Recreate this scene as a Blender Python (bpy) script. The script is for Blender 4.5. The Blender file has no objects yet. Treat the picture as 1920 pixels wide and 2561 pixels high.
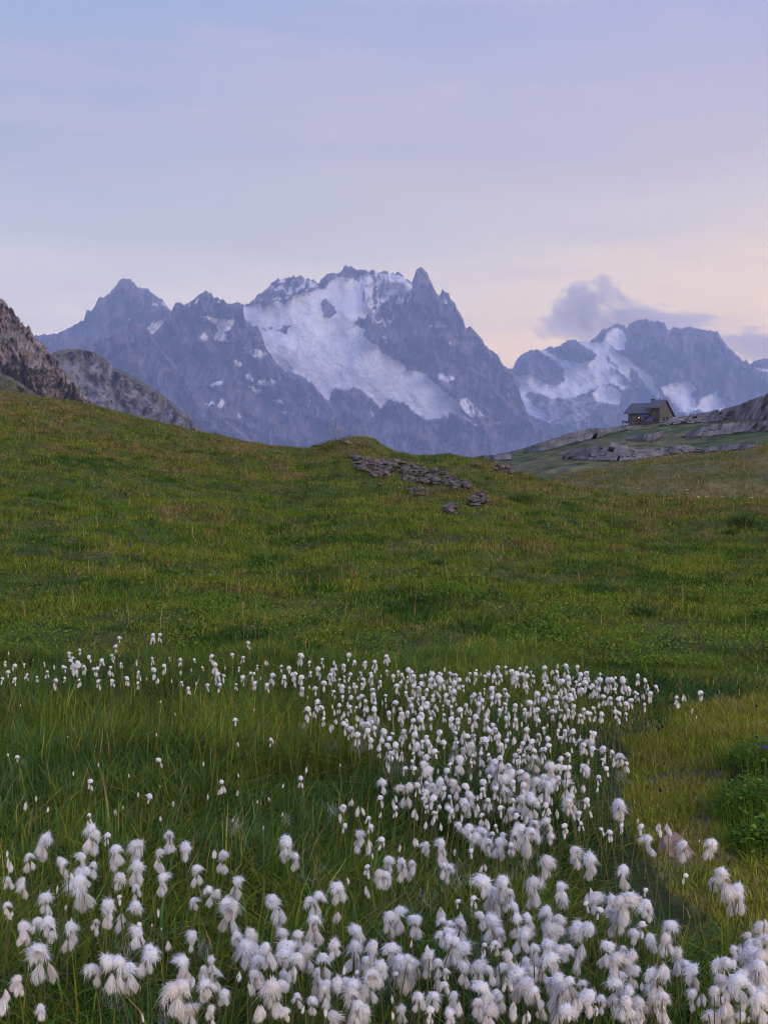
import bpy, bmesh, math, random, time
import numpy as np
from mathutils import Vector, Matrix

T0 = time.time()
random.seed(7)
rng = np.random.default_rng(7)
sc = bpy.context.scene

# ------------------------------------------------------------------ camera
F = 3400.0            # focal length in photograph pixels (1920 x 2561)
U0, HZ = 960.0, 1165.0  # image column of the axis, image row of the horizon
CH = 1.15             # camera height over the bog
cam_d = bpy.data.cameras.new("camera")
cam = bpy.data.objects.new("camera", cam_d)
sc.collection.objects.link(cam)
sc.camera = cam
cam.location = (0, 0, CH)
cam.rotation_euler = (math.radians(90), 0, 0)
cam_d.sensor_fit = 'VERTICAL'
cam_d.sensor_height = 36.0
cam_d.lens = 36.0 * F / 2561.0
cam_d.shift_y = -(1280.5 - HZ) / 2561.0
cam_d.clip_start = 0.05
cam_d.clip_end = 90000

# ------------------------------------------------------------------ sky
SUN_EL, SUN_AZ = 32.0, 140.0      # azimuth clockwise from the view axis
world = bpy.data.worlds.new("World")
sc.world = world
world.use_nodes = True
nt = world.node_tree
nt.nodes.clear()
def srgb(r, g, b):
    f = lambda c: (c / 255 / 12.92) if c / 255 <= 0.04045 else ((c / 255 + 0.055) / 1.055) ** 2.4
    return (f(r), f(g), f(b), 1.0)
def wn(t, **k):
    n = nt.nodes.new(t)
    for a, v in k.items():
        setattr(n, a, v)
    return n
out = wn('ShaderNodeOutputWorld')
bg = wn('ShaderNodeBackground')
tc = wn('ShaderNodeTexCoord')
sep = wn('ShaderNodeSeparateXYZ')
nt.links.new(tc.outputs['Generated'], sep.inputs[0])
def ramp(stops):
    r = wn('ShaderNodeValToRGB')
    e = r.color_ramp.elements
    while len(e) < len(stops):
        e.new(0.5)
    for el, (p, c) in zip(e, stops):
        el.position = p
        el.color = c
    return r
SKY_COOL = [(0.09, (1.40, 1.16, 0.88, 1)), (0.119, (1.24, 1.06, 0.84, 1)), (0.165, (0.70, 0.68, 0.70, 1)), (0.225, (0.48, 0.49, 0.61, 1)),
            (0.325, (0.35, 0.43, 0.64, 1)), (0.55, (0.32, 0.42, 0.80, 1)), (1.0, (0.26, 0.37, 1.08, 1))]
SKY_WARM = [(0.08, (2.00, 1.24, 0.52, 1)), (0.113, (1.76, 1.22, 0.58, 1)), (0.166, (1.04, 0.83, 0.65, 1)), (0.225, (0.70, 0.59, 0.66, 1)),
            (0.325, (0.47, 0.46, 0.67, 1)), (0.55, (0.35, 0.43, 0.80, 1)), (1.0, (0.26, 0.37, 1.08, 1))]
rc, rw = ramp(SKY_COOL), ramp(SKY_WARM)
# slow waves so that the height bands are not ruled lines
nz = wn('ShaderNodeTexNoise'); nz.inputs['Scale'].default_value = 3.2; nz.inputs['Detail'].default_value = 4
mp = wn('ShaderNodeMapping'); mp.inputs['Scale'].default_value = (1.0, 1.0, 5.5); mp.inputs['Rotation'].default_value = (0.0, 0.2, 0.3)
nt.links.new(tc.outputs['Generated'], mp.inputs[0]); nt.links.new(mp.outputs[0], nz.inputs['Vector'])
m1 = wn('ShaderNodeMath', operation='MULTIPLY_ADD'); m1.inputs[1].default_value = 0.055; m1.inputs[2].default_value = -0.0275
nt.links.new(nz.outputs['Fac'], m1.inputs[0])
m2 = wn('ShaderNodeMath', operation='ADD'); nt.links.new(m1.outputs[0], m2.inputs[0]); nt.links.new(sep.outputs['Z'], m2.inputs[1])
nt.links.new(m2.outputs[0], rc.inputs[0]); nt.links.new(m2.outputs[0], rw.inputs[0])
# warmer towards the sun's side
mr = wn('ShaderNodeMapRange'); mr.interpolation_type = 'SMOOTHSTEP'
mr.inputs['From Min'].default_value = -0.30; mr.inputs['From Max'].default_value = 0.34
nt.links.new(sep.outputs['X'], mr.inputs['Value'])
mx = wn('ShaderNodeMix', data_type='RGBA')
nt.links.new(mr.outputs[0], mx.inputs['Factor']); nt.links.new(rc.outputs[0], mx.inputs[6]); nt.links.new(rw.outputs[0], mx.inputs[7])
# thin rosy cirrus veils
nz2 = wn('ShaderNodeTexNoise'); nz2.inputs['Scale'].default_value = 4.0; nz2.inputs['Detail'].default_value = 7; nz2.inputs['Roughness'].default_value = 0.55
nz2.inputs['Distortion'].default_value = 0.4
mp2 = wn('ShaderNodeMapping'); mp2.inputs['Scale'].default_value = (1.2, 1.2, 9.0); mp2.inputs['Rotation'].default_value = (0.0, 0.32, 0.0)
nt.links.new(tc.outputs['Generated'], mp2.inputs[0]); nt.links.new(mp2.outputs[0], nz2.inputs['Vector'])
cr = wn('ShaderNodeMapRange'); cr.inputs['From Min'].default_value = 0.48; cr.inputs['From Max'].default_value = 0.78; cr.inputs['To Max'].default_value = 0.45
nt.links.new(nz2.outputs['Fac'], cr.inputs['Value'])
mx2 = wn('ShaderNodeMix', data_type='RGBA'); mx2.inputs[7].default_value = (0.74, 0.58, 0.66, 1)
nt.links.new(cr.outputs[0], mx2.inputs['Factor']); nt.links.new(mx.outputs[2], mx2.inputs[6])
sky = wn('ShaderNodeTexSky', sky_type='NISHITA', sun_disc=False)
sky.sun_elevation = math.radians(3.0); sky.sun_rotation = math.radians(SUN_AZ); sky.altitude = 2400
sm = wn('ShaderNodeMix', data_type='RGBA', blend_type='ADD'); sm.inputs['Factor'].default_value = 0.03
nt.links.new(mx2.outputs[2], sm.inputs[6]); nt.links.new(sky.outputs[0], sm.inputs[7])
nt.links.new(sm.outputs[2], bg.inputs['Color'])
bg.inputs['Strength'].default_value = 1.05
nt.links.new(bg.outputs[0], out.inputs[0])

# ------------------------------------------------------------------ sun (low, soft, after-glow)
sd = bpy.data.lights.new("sun", 'SUN')
sd.energy = 2.0; sd.angle = math.radians(50); sd.color = (1.0, 0.90, 0.84)
sun = bpy.data.objects.new("sun", sd)
sc.collection.objects.link(sun)
_az, _el = math.radians(SUN_AZ), math.radians(SUN_EL)
_dir = Vector((math.sin(_az) * math.cos(_el), math.cos(_az) * math.cos(_el), math.sin(_el)))
sun.rotation_euler = (-_dir).to_track_quat('-Z', 'Y').to_euler()
sun.location = (30, -20, 40)

# ------------------------------------------------------------------ colour management, render
sc.view_settings.view_transform = 'Standard'
sc.view_settings.look = 'None'
sc.view_settings.exposure = 0.0
sc.view_settings.gamma = 1.0
sc.view_settings.use_curve_mapping = False
sc.cycles.max_bounces = 6
sc.cycles.diffuse_bounces = 2
sc.cycles.transmission_bounces = 4
sc.cycles.volume_bounces = 1
sc.cycles.transparent_max_bounces = 8
sc.cycles.use_denoising = True
sc.cycles.denoising_prefilter = 'ACCURATE'
sc.cycles.pixel_filter_type = 'BLACKMAN_HARRIS'
sc.cycles.filter_width = 1.0

# ================================================================== helpers
COL = sc.collection
def link(o, parent=None):
    COL.objects.link(o)
    if parent is not None:
        o.parent = parent
    return o
def tag(o, label=None, cat=None, group=None, kind=None):
    if label: o['label'] = label
    if cat: o['category'] = cat
    if group: o['group'] = group
    if kind: o['kind'] = kind
    return o
def empty(name, loc=(0, 0, 0), rz=0.0):
    o = bpy.data.objects.new(name, None)
    o.empty_display_size = 0.1
    o.location = loc
    o.rotation_euler = (0, 0, rz)
    return link(o)
def mesh_np(name, V, Fc, mat=None, col=None, smooth=False):
    """V (n,3), Fc (m,k) index array, col (n,3) optional -> mesh data"""
    me = bpy.data.meshes.new(name)
    V = np.ascontiguousarray(V, dtype=np.float32); Fc = np.ascontiguousarray(Fc, dtype=np.int32)
    n, (m, k) = len(V), Fc.shape
    me.vertices.add(n); me.vertices.foreach_set('co', V.ravel())
    me.loops.add(m * k); me.loops.foreach_set('vertex_index', Fc.ravel())
    me.polygons.add(m)
    me.polygons.foreach_set('loop_start', np.arange(0, m * k, k, dtype=np.int32))
    me.polygons.foreach_set('loop_total', np.full(m, k, dtype=np.int32))
    me.polygons.foreach_set('use_smooth', np.full(m, smooth, dtype=bool))
    me.update(calc_edges=True)
    if col is not None:
        a = me.color_attributes.new('Col', 'FLOAT_COLOR', 'POINT')
        c4 = np.ones((n, 4), dtype=np.float32); c4[:, :3] = col
        a.data.foreach_set('color', c4.ravel())
    if mat: me.materials.append(mat)
    return me
def obj_np(name, V, Fc, mat=None, parent=None, col=None, smooth=False):
    return link(bpy.data.objects.new(name, mesh_np(name, V, Fc, mat, col, smooth)), parent)

# gradient noise, vectorised
_perm = np.random.default_rng(11).permutation(256); _perm = np.concatenate([_perm, _perm, _perm])
_ang = np.random.default_rng(12).uniform(0, 2 * np.pi, 256); _gx, _gy = np.cos(_ang), np.sin(_ang)
def noise2(x, y):
    x = np.asarray(x, float); y = np.asarray(y, float)
    xi, yi = np.floor(x).astype(int), np.floor(y).astype(int)
    xf, yf = x - xi, y - yi
    xi &= 255; yi &= 255
    u = xf * xf * xf * (xf * (xf * 6 - 15) + 10); v = yf * yf * yf * (yf * (yf * 6 - 15) + 10)
    def g(ix, iy, dx, dy):
        h = _perm[_perm[ix & 255] + (iy & 255)]
        return _gx[h] * dx + _gy[h] * dy
    a = g(xi, yi, xf, yf); b = g(xi + 1, yi, xf - 1, yf); c = g(xi, yi + 1, xf, yf - 1); d = g(xi + 1, yi + 1, xf - 1, yf - 1)
    return ((a + u * (b - a)) * (1 - v) + (c + u * (d - c)) * v) * 1.5
def fbm(x, y, o=5, gain=0.5, lac=2.03):
    s, a = 0, 1.0
    for i in range(o):
        s = s + a * noise2(np.asarray(x) * lac ** i + 17.3 * i, np.asarray(y) * lac ** i + 9.1 * i)
        a *= gain
    return s
def ridged(x, y, o=5, gain=0.5, lac=2.1):
    s, a = 0, 1.0
    for i in range(o):
        s = s + a * (1 - 2 * np.abs(noise2(np.asarray(x) * lac ** i + 31.7 * i, np.asarray(y) * lac ** i + 5.3 * i)))
        a *= gain
    return s
def sstep(a, b, x):
    t = np.clip((np.asarray(x, float) - a) / (b - a), 0, 1)
    return t * t * (3 - 2 * t)
def inside(px, py, poly):
    poly = np.asarray(poly, float)
    r = np.zeros(np.shape(px), bool)
    x0, y0 = poly[-1]
    for x1, y1 in poly:
        c = ((y1 > py) != (y0 > py))
        with np.errstate(divide='ignore', invalid='ignore'):
            r ^= c & (px < (x0 - x1) * (py - y1) / (y0 - y1 + 1e-12) + x1)
        x0, y0 = x1, y1
    return r
def PW(u, p, Y):
    """the world point at distance Y that the photograph shows at column u, row p"""
    return Vector(((u - U0) / F * Y, Y, CH + (HZ - p) / F * Y))

# ------------------------------------------------------------------ materials
def mat(name):
    m = bpy.data.materials.new(name); m.use_nodes = True
    m.node_tree.nodes.clear()
    return m, m.node_tree
def N(t, kind, **k):
    n = t.nodes.new(kind)
    for a, v in k.items(): setattr(n, a, v)
    return n
def diffuse_mat(name, base=None, attr=False, rough=0.9, translucent=0.0, nscale=None, namp=0.3, bump=0.0, bscale=None, spec=0.2, coord='Object', detail=5.0):
    m, t = mat(name)
    o = N(t, 'ShaderNodeOutputMaterial'); b = N(t, 'ShaderNodeBsdfPrincipled')
    b.inputs['Roughness'].default_value = rough
    b.inputs['Specular IOR Level'].default_value = spec
    if attr:
        c = N(t, 'ShaderNodeAttribute', attribute_name='Col').outputs['Color']
    else:
        rgb = N(t, 'ShaderNodeRGB'); rgb.outputs[0].default_value = (*base, 1); c = rgb.outputs[0]
    tcn = N(t, 'ShaderNodeTexCoord')
    if nscale:
        nz = N(t, 'ShaderNodeTexNoise'); nz.inputs['Scale'].default_value = nscale; nz.inputs['Detail'].default_value = detail
        t.links.new(tcn.outputs[coord], nz.inputs['Vector'])
        r = N(t, 'ShaderNodeMapRange'); r.inputs['From Min'].default_value = 0.25; r.inputs['From Max'].default_value = 0.75
        r.inputs['To Min'].default_value = 1 - namp; r.inputs['To Max'].default_value = 1 + namp
        t.links.new(nz.outputs['Fac'], r.inputs['Value'])
        mu = N(t, 'ShaderNodeVectorMath', operation='SCALE')
        t.links.new(c, mu.inputs[0]); t.links.new(r.outputs[0], mu.inputs['Scale'])
        c = mu.outputs[0]
    t.links.new(c, b.inputs['Base Color'])
    if bump:
        nb = N(t, 'ShaderNodeTexNoise'); nb.inputs['Scale'].default_value = bscale or nscale; nb.inputs['Detail'].default_value = 6
        t.links.new(tcn.outputs[coord], nb.inputs['Vector'])
        bp = N(t, 'ShaderNodeBump'); bp.inputs['Strength'].default_value = 0.8; bp.inputs['Distance'].default_value = bump
        t.links.new(nb.outputs['Fac'], bp.inputs['Height']); t.links.new(bp.outputs[0], b.inputs['Normal'])
    if translucent:
        tr = N(t, 'ShaderNodeBsdfTranslucent'); t.links.new(c, tr.inputs[0])
        ms = N(t, 'ShaderNodeMixShader'); ms.inputs[0].default_value = translucent
        t.links.new(b.outputs[0], ms.inputs[1]); t.links.new(tr.outputs[0], ms.inputs[2]); t.links.new(ms.outputs[0], o.inputs[0])
    else:
        t.links.new(b.outputs[0], o.inputs[0])
    return m
M = {}
M['grass'] = diffuse_mat('grass_blade', attr=True, rough=0.8, translucent=0.3, spec=0.03)
M['ground'] = diffuse_mat('meadow_ground', attr=True, nscale=3.0, namp=0.45, bump=0.05, bscale=9.0, coord='Object', detail=8, spec=0.1)
M['rockface'] = diffuse_mat('mountain_rock', attr=True, rough=0.95, nscale=0.008, namp=0.18, spec=0.1, detail=9)
M['cliff'] = diffuse_mat('cliff_rock', attr=True, rough=0.95, nscale=0.06, namp=0.38, bump=1.0, bscale=0.12, spec=0.1, detail=9)
M['stone'] = diffuse_mat('limestone', base=(0.130, 0.112, 0.102), nscale=3.2, namp=0.95, bump=0.05, bscale=11.0, spec=0.15, detail=8)
M['slab'] = diffuse_mat('ridge_slab', base=(0.15, 0.145, 0.15), nscale=0.35, namp=0.6, bump=0.25, bscale=0.9, spec=0.1, detail=8)
M['pinkstone'] = diffuse_mat('pink_stone', base=(0.23, 0.165, 0.135), nscale=30, namp=0.6, bump=0.006, bscale=60, spec=0.15)
M['cotton'] = diffuse_mat('cotton', attr=True, rough=1.0, translucent=0.38, spec=0.0)
_t = M['cotton'].node_tree
_oi = N(_t, 'ShaderNodeObjectInfo')
_rmp = N(_t, 'ShaderNodeValToRGB'); _e = _rmp.color_ramp.elements
_e[0].color = (0.87, 0.83, 0.78, 1); _e[1].position = 0.45; _e[1].color = (1, 1, 1, 1)
_mul = N(_t, 'ShaderNodeMix', data_type='RGBA', blend_type='MULTIPLY'); _mul.inputs[0].default_value = 1.0
_t.links.new(_oi.outputs['Random'], _rmp.inputs[0])
_src = [n for n in _t.nodes if n.type == 'ATTRIBUTE'][0].outputs['Color']
_dst = [l.to_socket for l in _t.links if l.from_socket == _src]
_t.links.new(_src, _mul.inputs[6]); _t.links.new(_rmp.outputs[0], _mul.inputs[7])
for _s in _dst: _t.links.new(_mul.outputs[2], _s)
M['stem'] = diffuse_mat('cotton_stem', base=(0.12, 0.125, 0.04), translucent=0.1)
M['bract'] = diffuse_mat('cotton_bract', base=(0.20, 0.115, 0.07), translucent=0.1)
M['petal'] = diffuse_mat('violet_petal', base=(0.10, 0.06, 0.42), translucent=0.3)
M['burnet'] = diffuse_mat('burnet_head', base=(0.035, 0.012, 0.014))
M['cream'] = diffuse_mat('cream_bloom', base=(0.38, 0.34, 0.24), translucent=0.3)

# ================================================================== terrain
# near meadow: the crest as the photograph shows it, column -> row, and how far off it stands
CREST = np.array([(-300, 955), (0, 973), (116, 992), (232, 1013), (347, 1046), (463, 1073), (579, 1096), (648, 1111), (753, 1124), (811, 1117), (870, 1108),
                  (926, 1110), (984, 1131), (1065, 1142), (1158, 1147), (1216, 1160), (1274, 1183), (1366, 1206), (1505, 1230), (1621, 1241), (1737, 1250), (1920, 1258), (2300, 1266)], float)
CDIST = np.array([(-300, 46), (0, 44), (500, 40), (900, 37), (1200, 35), (1400, 32), (1920, 27), (2300, 26)], float)
Y_BOG = 7.6
def near_z(X, Y, fine=True):
    X = np.asarray(X, float); Y = np.asarray(Y, float)
    u = U0 + F * X / np.maximum(Y, 0.4)
    w = sstep(6, 16, Y)                     # in the bog the columns no longer matter
    uc = np.clip(u, -300, 2300)
    crow = sum(np.interp(uc + d, CREST[:, 0], CREST[:, 1]) for d in (-12, 0, 12)) / 3
    yc = np.interp(uc, CDIST[:, 0], CDIST[:, 1])
    zc = CH + (HZ - crow) / F * yc
    t = np.clip((Y - Y_BOG) / (yc - Y_BOG), 0, None)
    bulge = np.where(t < 1, t ** 1.25 * (1 + 0.35 * (1 - np.clip(t, 0, 1)) * sstep(600, 0, uc)), 1 - 0.9 * np.clip(t - 1, 0, None) - 1.5 * np.clip(t - 1, 0, None) ** 2)
    z = zc * bulge
    z = np.where(t > 1, zc * 1.0 + (bulge - 1) * np.maximum(zc, 3.0), z)
    terr = ridged(X * 0.16 + 11, Y * 0.62 + 0.12 * X, 2) * 0.055 + fbm(X * 0.4, Y * 1.3 + 3, 2) * 0.05
    z = z + terr * sstep(11, 21, Y) * (1 - 0.8 * sstep(0.85, 1.0, t))
    lump = fbm(X * 0.22 + 3, Y * 0.16 + 8, 4) * 0.16 * sstep(9, 21, Y) * (1 - 0.8 * sstep(0.8, 1.0, t))
    z = z + lump
    if fine:
        z = z + (fbm(X * 0.9, Y * 0.9, 3) * 0.05 + fbm(X * 2.6 + 9, Y * 2.2, 2) * 0.02) * (0.35 * sstep(6.5, 9, Y) + 0.65 * sstep(9, 20, Y)) + fbm(X * 1.1 + 50, Y * 1.1, 3) * 0.02
    z = z + 0.17 * np.exp(-(((X + 0.85) / 0.95) ** 2 + ((Y - 36.5) / 2.2) ** 2)) + 0.12 * np.exp(-(((X - 1.2) / 1.6) ** 2 + ((Y - 31) / 3.0) ** 2))
    # bank under the leafy plants at the right
    z = z + 0.10 * np.exp(-(((X - 1.50) / 0.30) ** 2 + ((Y - 4.7) / 0.75) ** 2))
    return z
def near_row(X, Y):
    return HZ + F * (CH - near_z(X, Y)) / Y

def patches(X, Y):
    """dryness 0..1 and greenness noise of the meadow, by place"""
    u = U0 + F * X / Y; p = HZ + F * (CH - near_z(X, Y, False)) / Y
    d = 0.06 + 0.35 * sstep(16, 34, Y) + 0.30 * sstep(1050, 1500, u) * sstep(1420, 1230, p) + 0.16 * sstep(650, 0, u) * sstep(1250, 1000, p)
    d = d + 0.55 * fbm(X * 0.40 + 5, Y * 0.26, 4) + 0.42 * fbm(X * 1.5, Y * 1.0 + 40, 3)
    d = d - 0.22 * np.exp(-(((u - 1700) / 330) ** 2 + ((p - 1590) / 90) ** 2)) - 0.10 * sstep(1280, 1420, p) * sstep(1660, 1500, p)
    return np.clip(d, 0, 1)
PATH = [(1560, 1905), (1680, 1800), (1806, 1750), (2050, 1740), (2050, 1850), (1830, 1922), (1800, 2038), (1840, 2142), (2060, 2142), (2060, 2520), (1960, 2480), (1830, 2330), (1667, 2230), (1580, 2100), (1560, 2000)]
def path_mask(X, Y):
    u = U0 + F * X / Y; p = HZ + F * CH / Y
    j = 34 * fbm(X * 3.1, Y * 2.2 + 9, 3)
    return inside(u + j, p + j, np.array(PATH, float))

def polar_sheet(name, ys, us, zf, matr, colf):
    U, Yg = np.meshgrid(us, ys)
    X = (U - U0) / F * Yg
    Z = zf(X, Yg)
    V = np.stack([X, Yg, Z], -1).reshape(-1, 3)
    nr, nc = X.shape
    i = np.arange(nr * nc).reshape(nr, nc)
    Fc = np.stack([i[:-1, :-1], i[:-1, 1:], i[1:, 1:], i[1:, :-1]], -1).reshape(-1, 4)
    return tag(obj_np(name, V, Fc, matr, None, colf(X, Yg).reshape(-1, 3), True), kind='structure')

def near_col(X, Y):
    d = patches(X, Y)
    c = np.array([0.055, 0.074, 0.016]) * (1 - d[..., None]) + np.array([0.115, 0.092, 0.030]) * d[..., None]
    bog = sstep(8.2, 7.0, Y)[..., None]
    c = c * (1 - bog) + np.array([0.034, 0.044, 0.014]) * bog
    pm = path_mask(X, Y)[..., None] & (Y < 8)[..., None]
    soil = np.clip(0.78 + 1.1 * fbm(X * 3.5, Y * 3.5, 4), 0, 1)[..., None]
    c = np.where(pm, np.array([0.150, 0.145, 0.024]) * soil + np.array([0.105, 0.082, 0.058]) * (1 - soil), c)
    bare = 0.35 * sstep(0.55, 0.8, fbm(X * 0.8 + 21, Y * 0.55 + 3, 4))[..., None] * (Y > 9)[..., None]
    uu = U0 + F * X / Y; pp = HZ + F * (CH - near_z(X, Y)) / Y
    earth = 0.75 * np.exp(-(((uu - 1045) / 120) ** 2 + ((pp - 1188 - 0.28 * (uu - 1045)) / 30) ** 2))[..., None] * (Y > 20)[..., None]   # bare earth round the rocks
    c = c * (1 - earth) + np.array([0.060, 0.046, 0.034]) * earth
    return c * (1 - bare) + np.array([0.075, 0.058, 0.040]) * bare
ys_near = np.concatenate([np.linspace(1.0, 9.0, 95), np.linspace(9.08, 60, 340)])
polar_sheet('meadow_ground', ys_near, np.linspace(-420, 2340, 240), lambda X, Y: near_z(X, Y) - 0.012 * sstep(8, 12, Y), M['ground'], near_col)

# grassy mound behind, on the right
MCREST = np.array([(1000, 1300), (1200, 1262), (1300, 1232), (1366, 1210), (1436, 1188), (1505, 1171), (1621, 1157), (1737, 1147), (1853, 1134), (1920, 1122), (2300, 1090)], float)
def mound_z(X, Y):
    u = np.clip(U0 + F * X / Y, 900, 2350)
    crow = sum(np.interp(u + d, MCREST[:, 0], MCREST[:, 1]) for d in (-35, 0, 35)) / 3
    zc = CH + (HZ - crow) / F * 66.0
    t = (Y - 40) / 26.0
    s = np.where(t < 1, np.sin(np.clip(t, 0, 1) * np.pi / 2) ** 1.2, 1 - 0.6 * np.clip(t - 1, 0, None) ** 1.5)
    base = -1.4
    return base + (zc - base) * s + fbm(X * 0.25, Y * 0.2 + 77, 4) * 0.20 + ridged(X * 0.55, Y * 0.40 + 7, 3) * 0.085
def mound_dry(X, Y):
    u = U0 + F * X / Y
    return np.clip(0.55 + 0.5 * fbm(X * 0.3 + 9, Y * 0.25, 4) + 0.35 * sstep(60, 66, Y), 0, 1)
def mound_col(X, Y):
    d = mound_dry(X, Y)[..., None]
    return np.array([0.070, 0.085, 0.026]) * (1 - d) + np.array([0.16, 0.125, 0.05]) * d
polar_sheet('grassy_mound', np.linspace(38, 86, 170), np.linspace(1000, 2340, 190), mound_z, M['ground'], mound_col)

# the ridge that carries the hut
RC = np.array([(600, 1150), (1000, 1149), (1100, 1147), (1204, 1143), (1274, 1130), (1332, 1113), (1390, 1095), (1447, 1081), (1505, 1070), (1563, 1063), (1621, 1060), (1690, 1049), (1737, 1042), (1795, 1028), (1853, 1013), (1899, 994), (1920, 985), (2100, 930), (2400, 900)], float)
Y_R = 330.0
def ridge_z(X, Y):
    u = np.clip(U0 + F * X / np.maximum(Y, 1), 500, 2400)
    crow = np.interp(u, RC[:, 0], RC[:, 1])
    zc = CH + (HZ - crow) / F * Y_R
    t = (Y - 120) / (Y_R - 120)
    s = np.where(t < 1, np.clip(t, 0, 1) ** 1.15, 1 - 0.25 * np.clip(t - 1, 0, None) - 1.6 * np.clip(t - 1, 0, None) ** 2)
    base = -2.8
    g = base + (zc - base) * s
    g = np.where(t > 1, zc + (s - 1) * 60, g)
    step = fbm(X * 0.02 + 3, Y * 0.045, 3) * 0.7 * sstep(0.05, 0.3, t) * (1 - sstep(0.85, 1.0, t))
    return g + step + fbm(X * 0.11, Y * 0.11 + 31, 3) * 0.22 * (1 - 0.6 * sstep(0.9, 1.0, t))
def ridge_col(X, Y):
    d = np.clip(0.32 + 0.6 * fbm(X * 0.03 + 4, Y * 0.04, 4) + 0.25 * sstep(250, 320, Y), 0, 1)[..., None]
    c = np.array([0.055, 0.082, 0.026]) * (1 - d) + np.array([0.135, 0.118, 0.05]) * d
    sp = sstep(0.55, 0.75, fbm(X * 0.25, Y * 0.18 + 3, 4))[..., None]
    c = c * (1 + 0.7 * fbm(X * 0.35 + 2, Y * 0.22, 4)[..., None])
    return np.clip(c * (1 - sp) + np.array([0.13, 0.125, 0.12]) * sp, 0.01, 1)
polar_sheet('hut_ridge', np.concatenate([np.linspace(90, 335, 170), np.linspace(338, 430, 30)]), np.linspace(560, 2400, 320), ridge_z, M['ground'], ridge_col)

def column_hit(zf, u, p, y0, y1):
    """first distance along the ray (u, p) where it meets the sheet zf"""
    Y = np.linspace(y0, y1, 1400)
    Z = zf((u - U0) / F * Y, Y)
    ray = CH + (HZ - p) / F * Y
    k = np.nonzero(Z >= ray)[0]
    return float(Y[k[0]]) if len(k) else None

# ================================================================== mountains
def polyrow(pts, us):
    a = np.array(pts, float)
    return np.interp(us, a[:, 0], a[:, 1])
def relief(name, sil, Yr, p_bot, colf, jag=2.5, du=2.2, rows=140, lean=0.9, amp=0.02, fx=1 / 46., fy=1 / 95., seed=0, matr='rockface', shape=None, kind='structure', soft=None):
    """A mountain side: crest line with its own distance Yr, the face coming forward down the slope, gullies and
    buttresses as depth, and a back slope behind the crest."""
    us = np.arange(sil[0][0], sil[-1][0] + du, du)
    top = polyrow(sil, us)
    top = top + 1.7 * jag * (fbm(us / 10.0 + seed, us * 0 + seed * 1.7, 4, 0.7)) - jag * 0.9 * np.maximum(0, noise2(us / 5.0 + seed, us * 0 + 3.3))
    v = np.linspace(0, 1, rows) ** 1.15
    U = np.repeat(us[None, :], rows, 0)
    P = top[None, :] + (p_bot - top[None, :]) * v[:, None]
    P = np.maximum(P, top[None, :])
    kw = int(80 / du); tp = np.pad(top, kw, mode='edge')
    for _ in range(2):
        tp = np.convolve(np.pad(tp, kw // 2, mode='edge'), np.ones(kw) / kw, 'same')[kw // 2: kw // 2 + len(top) + 2 * kw]
    tsm = tp[kw:kw + len(top)]                      # the crest line smoothed: the face does not copy its every tooth
    drop = (P - tsm[None, :]) / F * Yr              # metres below the crest
    wx = 14 * fbm(U / 70 + seed, P / 70 + 4, 3)
    rel = ridged((U + wx + 0.25 * P) * fx + seed * 3.1, P * fy + seed, 6, 0.55)
    rel2 = fbm((U - 0.35 * P) / 120. + seed, P / 140. + 2 * seed, 3)
    fade = sstep(0, 10, P - top[None, :])
    if soft is not None:                            # snow and ice lie smooth over the rock
        w = soft(U, P).astype(float)
        for _ in range(5):
            w = (w + np.roll(w, 1, 0) + np.roll(w, -1, 0) + np.roll(w, 1, 1) + np.roll(w, -1, 1)) / 5
        rel2 = rel2 * (1 - 0.65 * w)
        rel = rel * (1 - 0.95 * w) + 0.35 * w + 0.05 * w * ridged(U / 26., (P - 0.35 * U) / 8. + seed, 3)
    Yg = Yr - lean * drop - Yr * amp * (0.62 * rel + 1.1 * rel2) * (0.25 + 0.75 * fade)
    if shape is not None:
        Yg = Yg + shape(U, P) * Yr
    X = (U - U0) / F * Yg; Z = CH + (HZ - P) / F * Yg
    C = colf(U, P, rel, P - top[None, :])
    # back slope
    nb = 5
    Xb = np.repeat(X[:1], nb, 0); Yb = Yg[:1] + np.linspace(0.01, 0.06, nb)[::-1, None] * Yr
    Zb = Z[:1] - np.linspace(0.01, 0.06, nb)[::-1, None] * Yr * 0.9
    X = np.vstack([Xb, X]); Yg = np.vstack([Yb, Yg]); Z = np.vstack([Zb, Z]); C = np.concatenate([np.repeat(C[:1], nb, 0), C], 0)
    Z = np.maximum(Z, -238)
    V = np.stack([X, Yg, Z], -1).reshape(-1, 3)
    nr, nc = X.shape
    i = np.arange(nr * nc).reshape(nr, nc)
    Fc = np.stack([i[1:, :-1], i[1:, 1:], i[:-1, 1:], i[:-1, :-1]], -1).reshape(-1, 4)
    return tag(obj_np(name, V, Fc, M[matr], None, C.reshape(-1, 3), True), kind=kind)

ROCK = np.array([0.118, 0.086, 0.092]); ROCKW = np.array([0.17, 0.125, 0.10]); ROCKD = np.array([0.060, 0.056, 0.060])
SNOW = np.array([0.80, 0.765, 0.745]); ICE = np.array([0.58, 0.55, 0.55]); DIRT = np.array([0.42, 0.385, 0.385])
def rock_base(U, P, rel, seed):
    n = fbm(U / 26. + seed, P / 52. + seed, 5, 0.6)[..., None]
    w = sstep(0.25, 0.7, fbm(U / 40. + 50 + seed, P / 110., 4))[..., None]
    c = ROCK * 1.1 * (1 + 0.75 * n) * (1 - w) + ROCKW * w
    st = sstep(0.1, 0.6, fbm((U + 0.3 * P) / 7. + seed, P / 60., 3))[..., None]
    lt = sstep(0.35, 0.75, fbm((U - 0.5 * P) / 6. + seed, (P + 0.2 * U) / 30. + 12, 4))[..., None]
    return np.clip(c * (1 - 0.6 * st) + 0.10 * lt, 0.015, 1)
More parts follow.
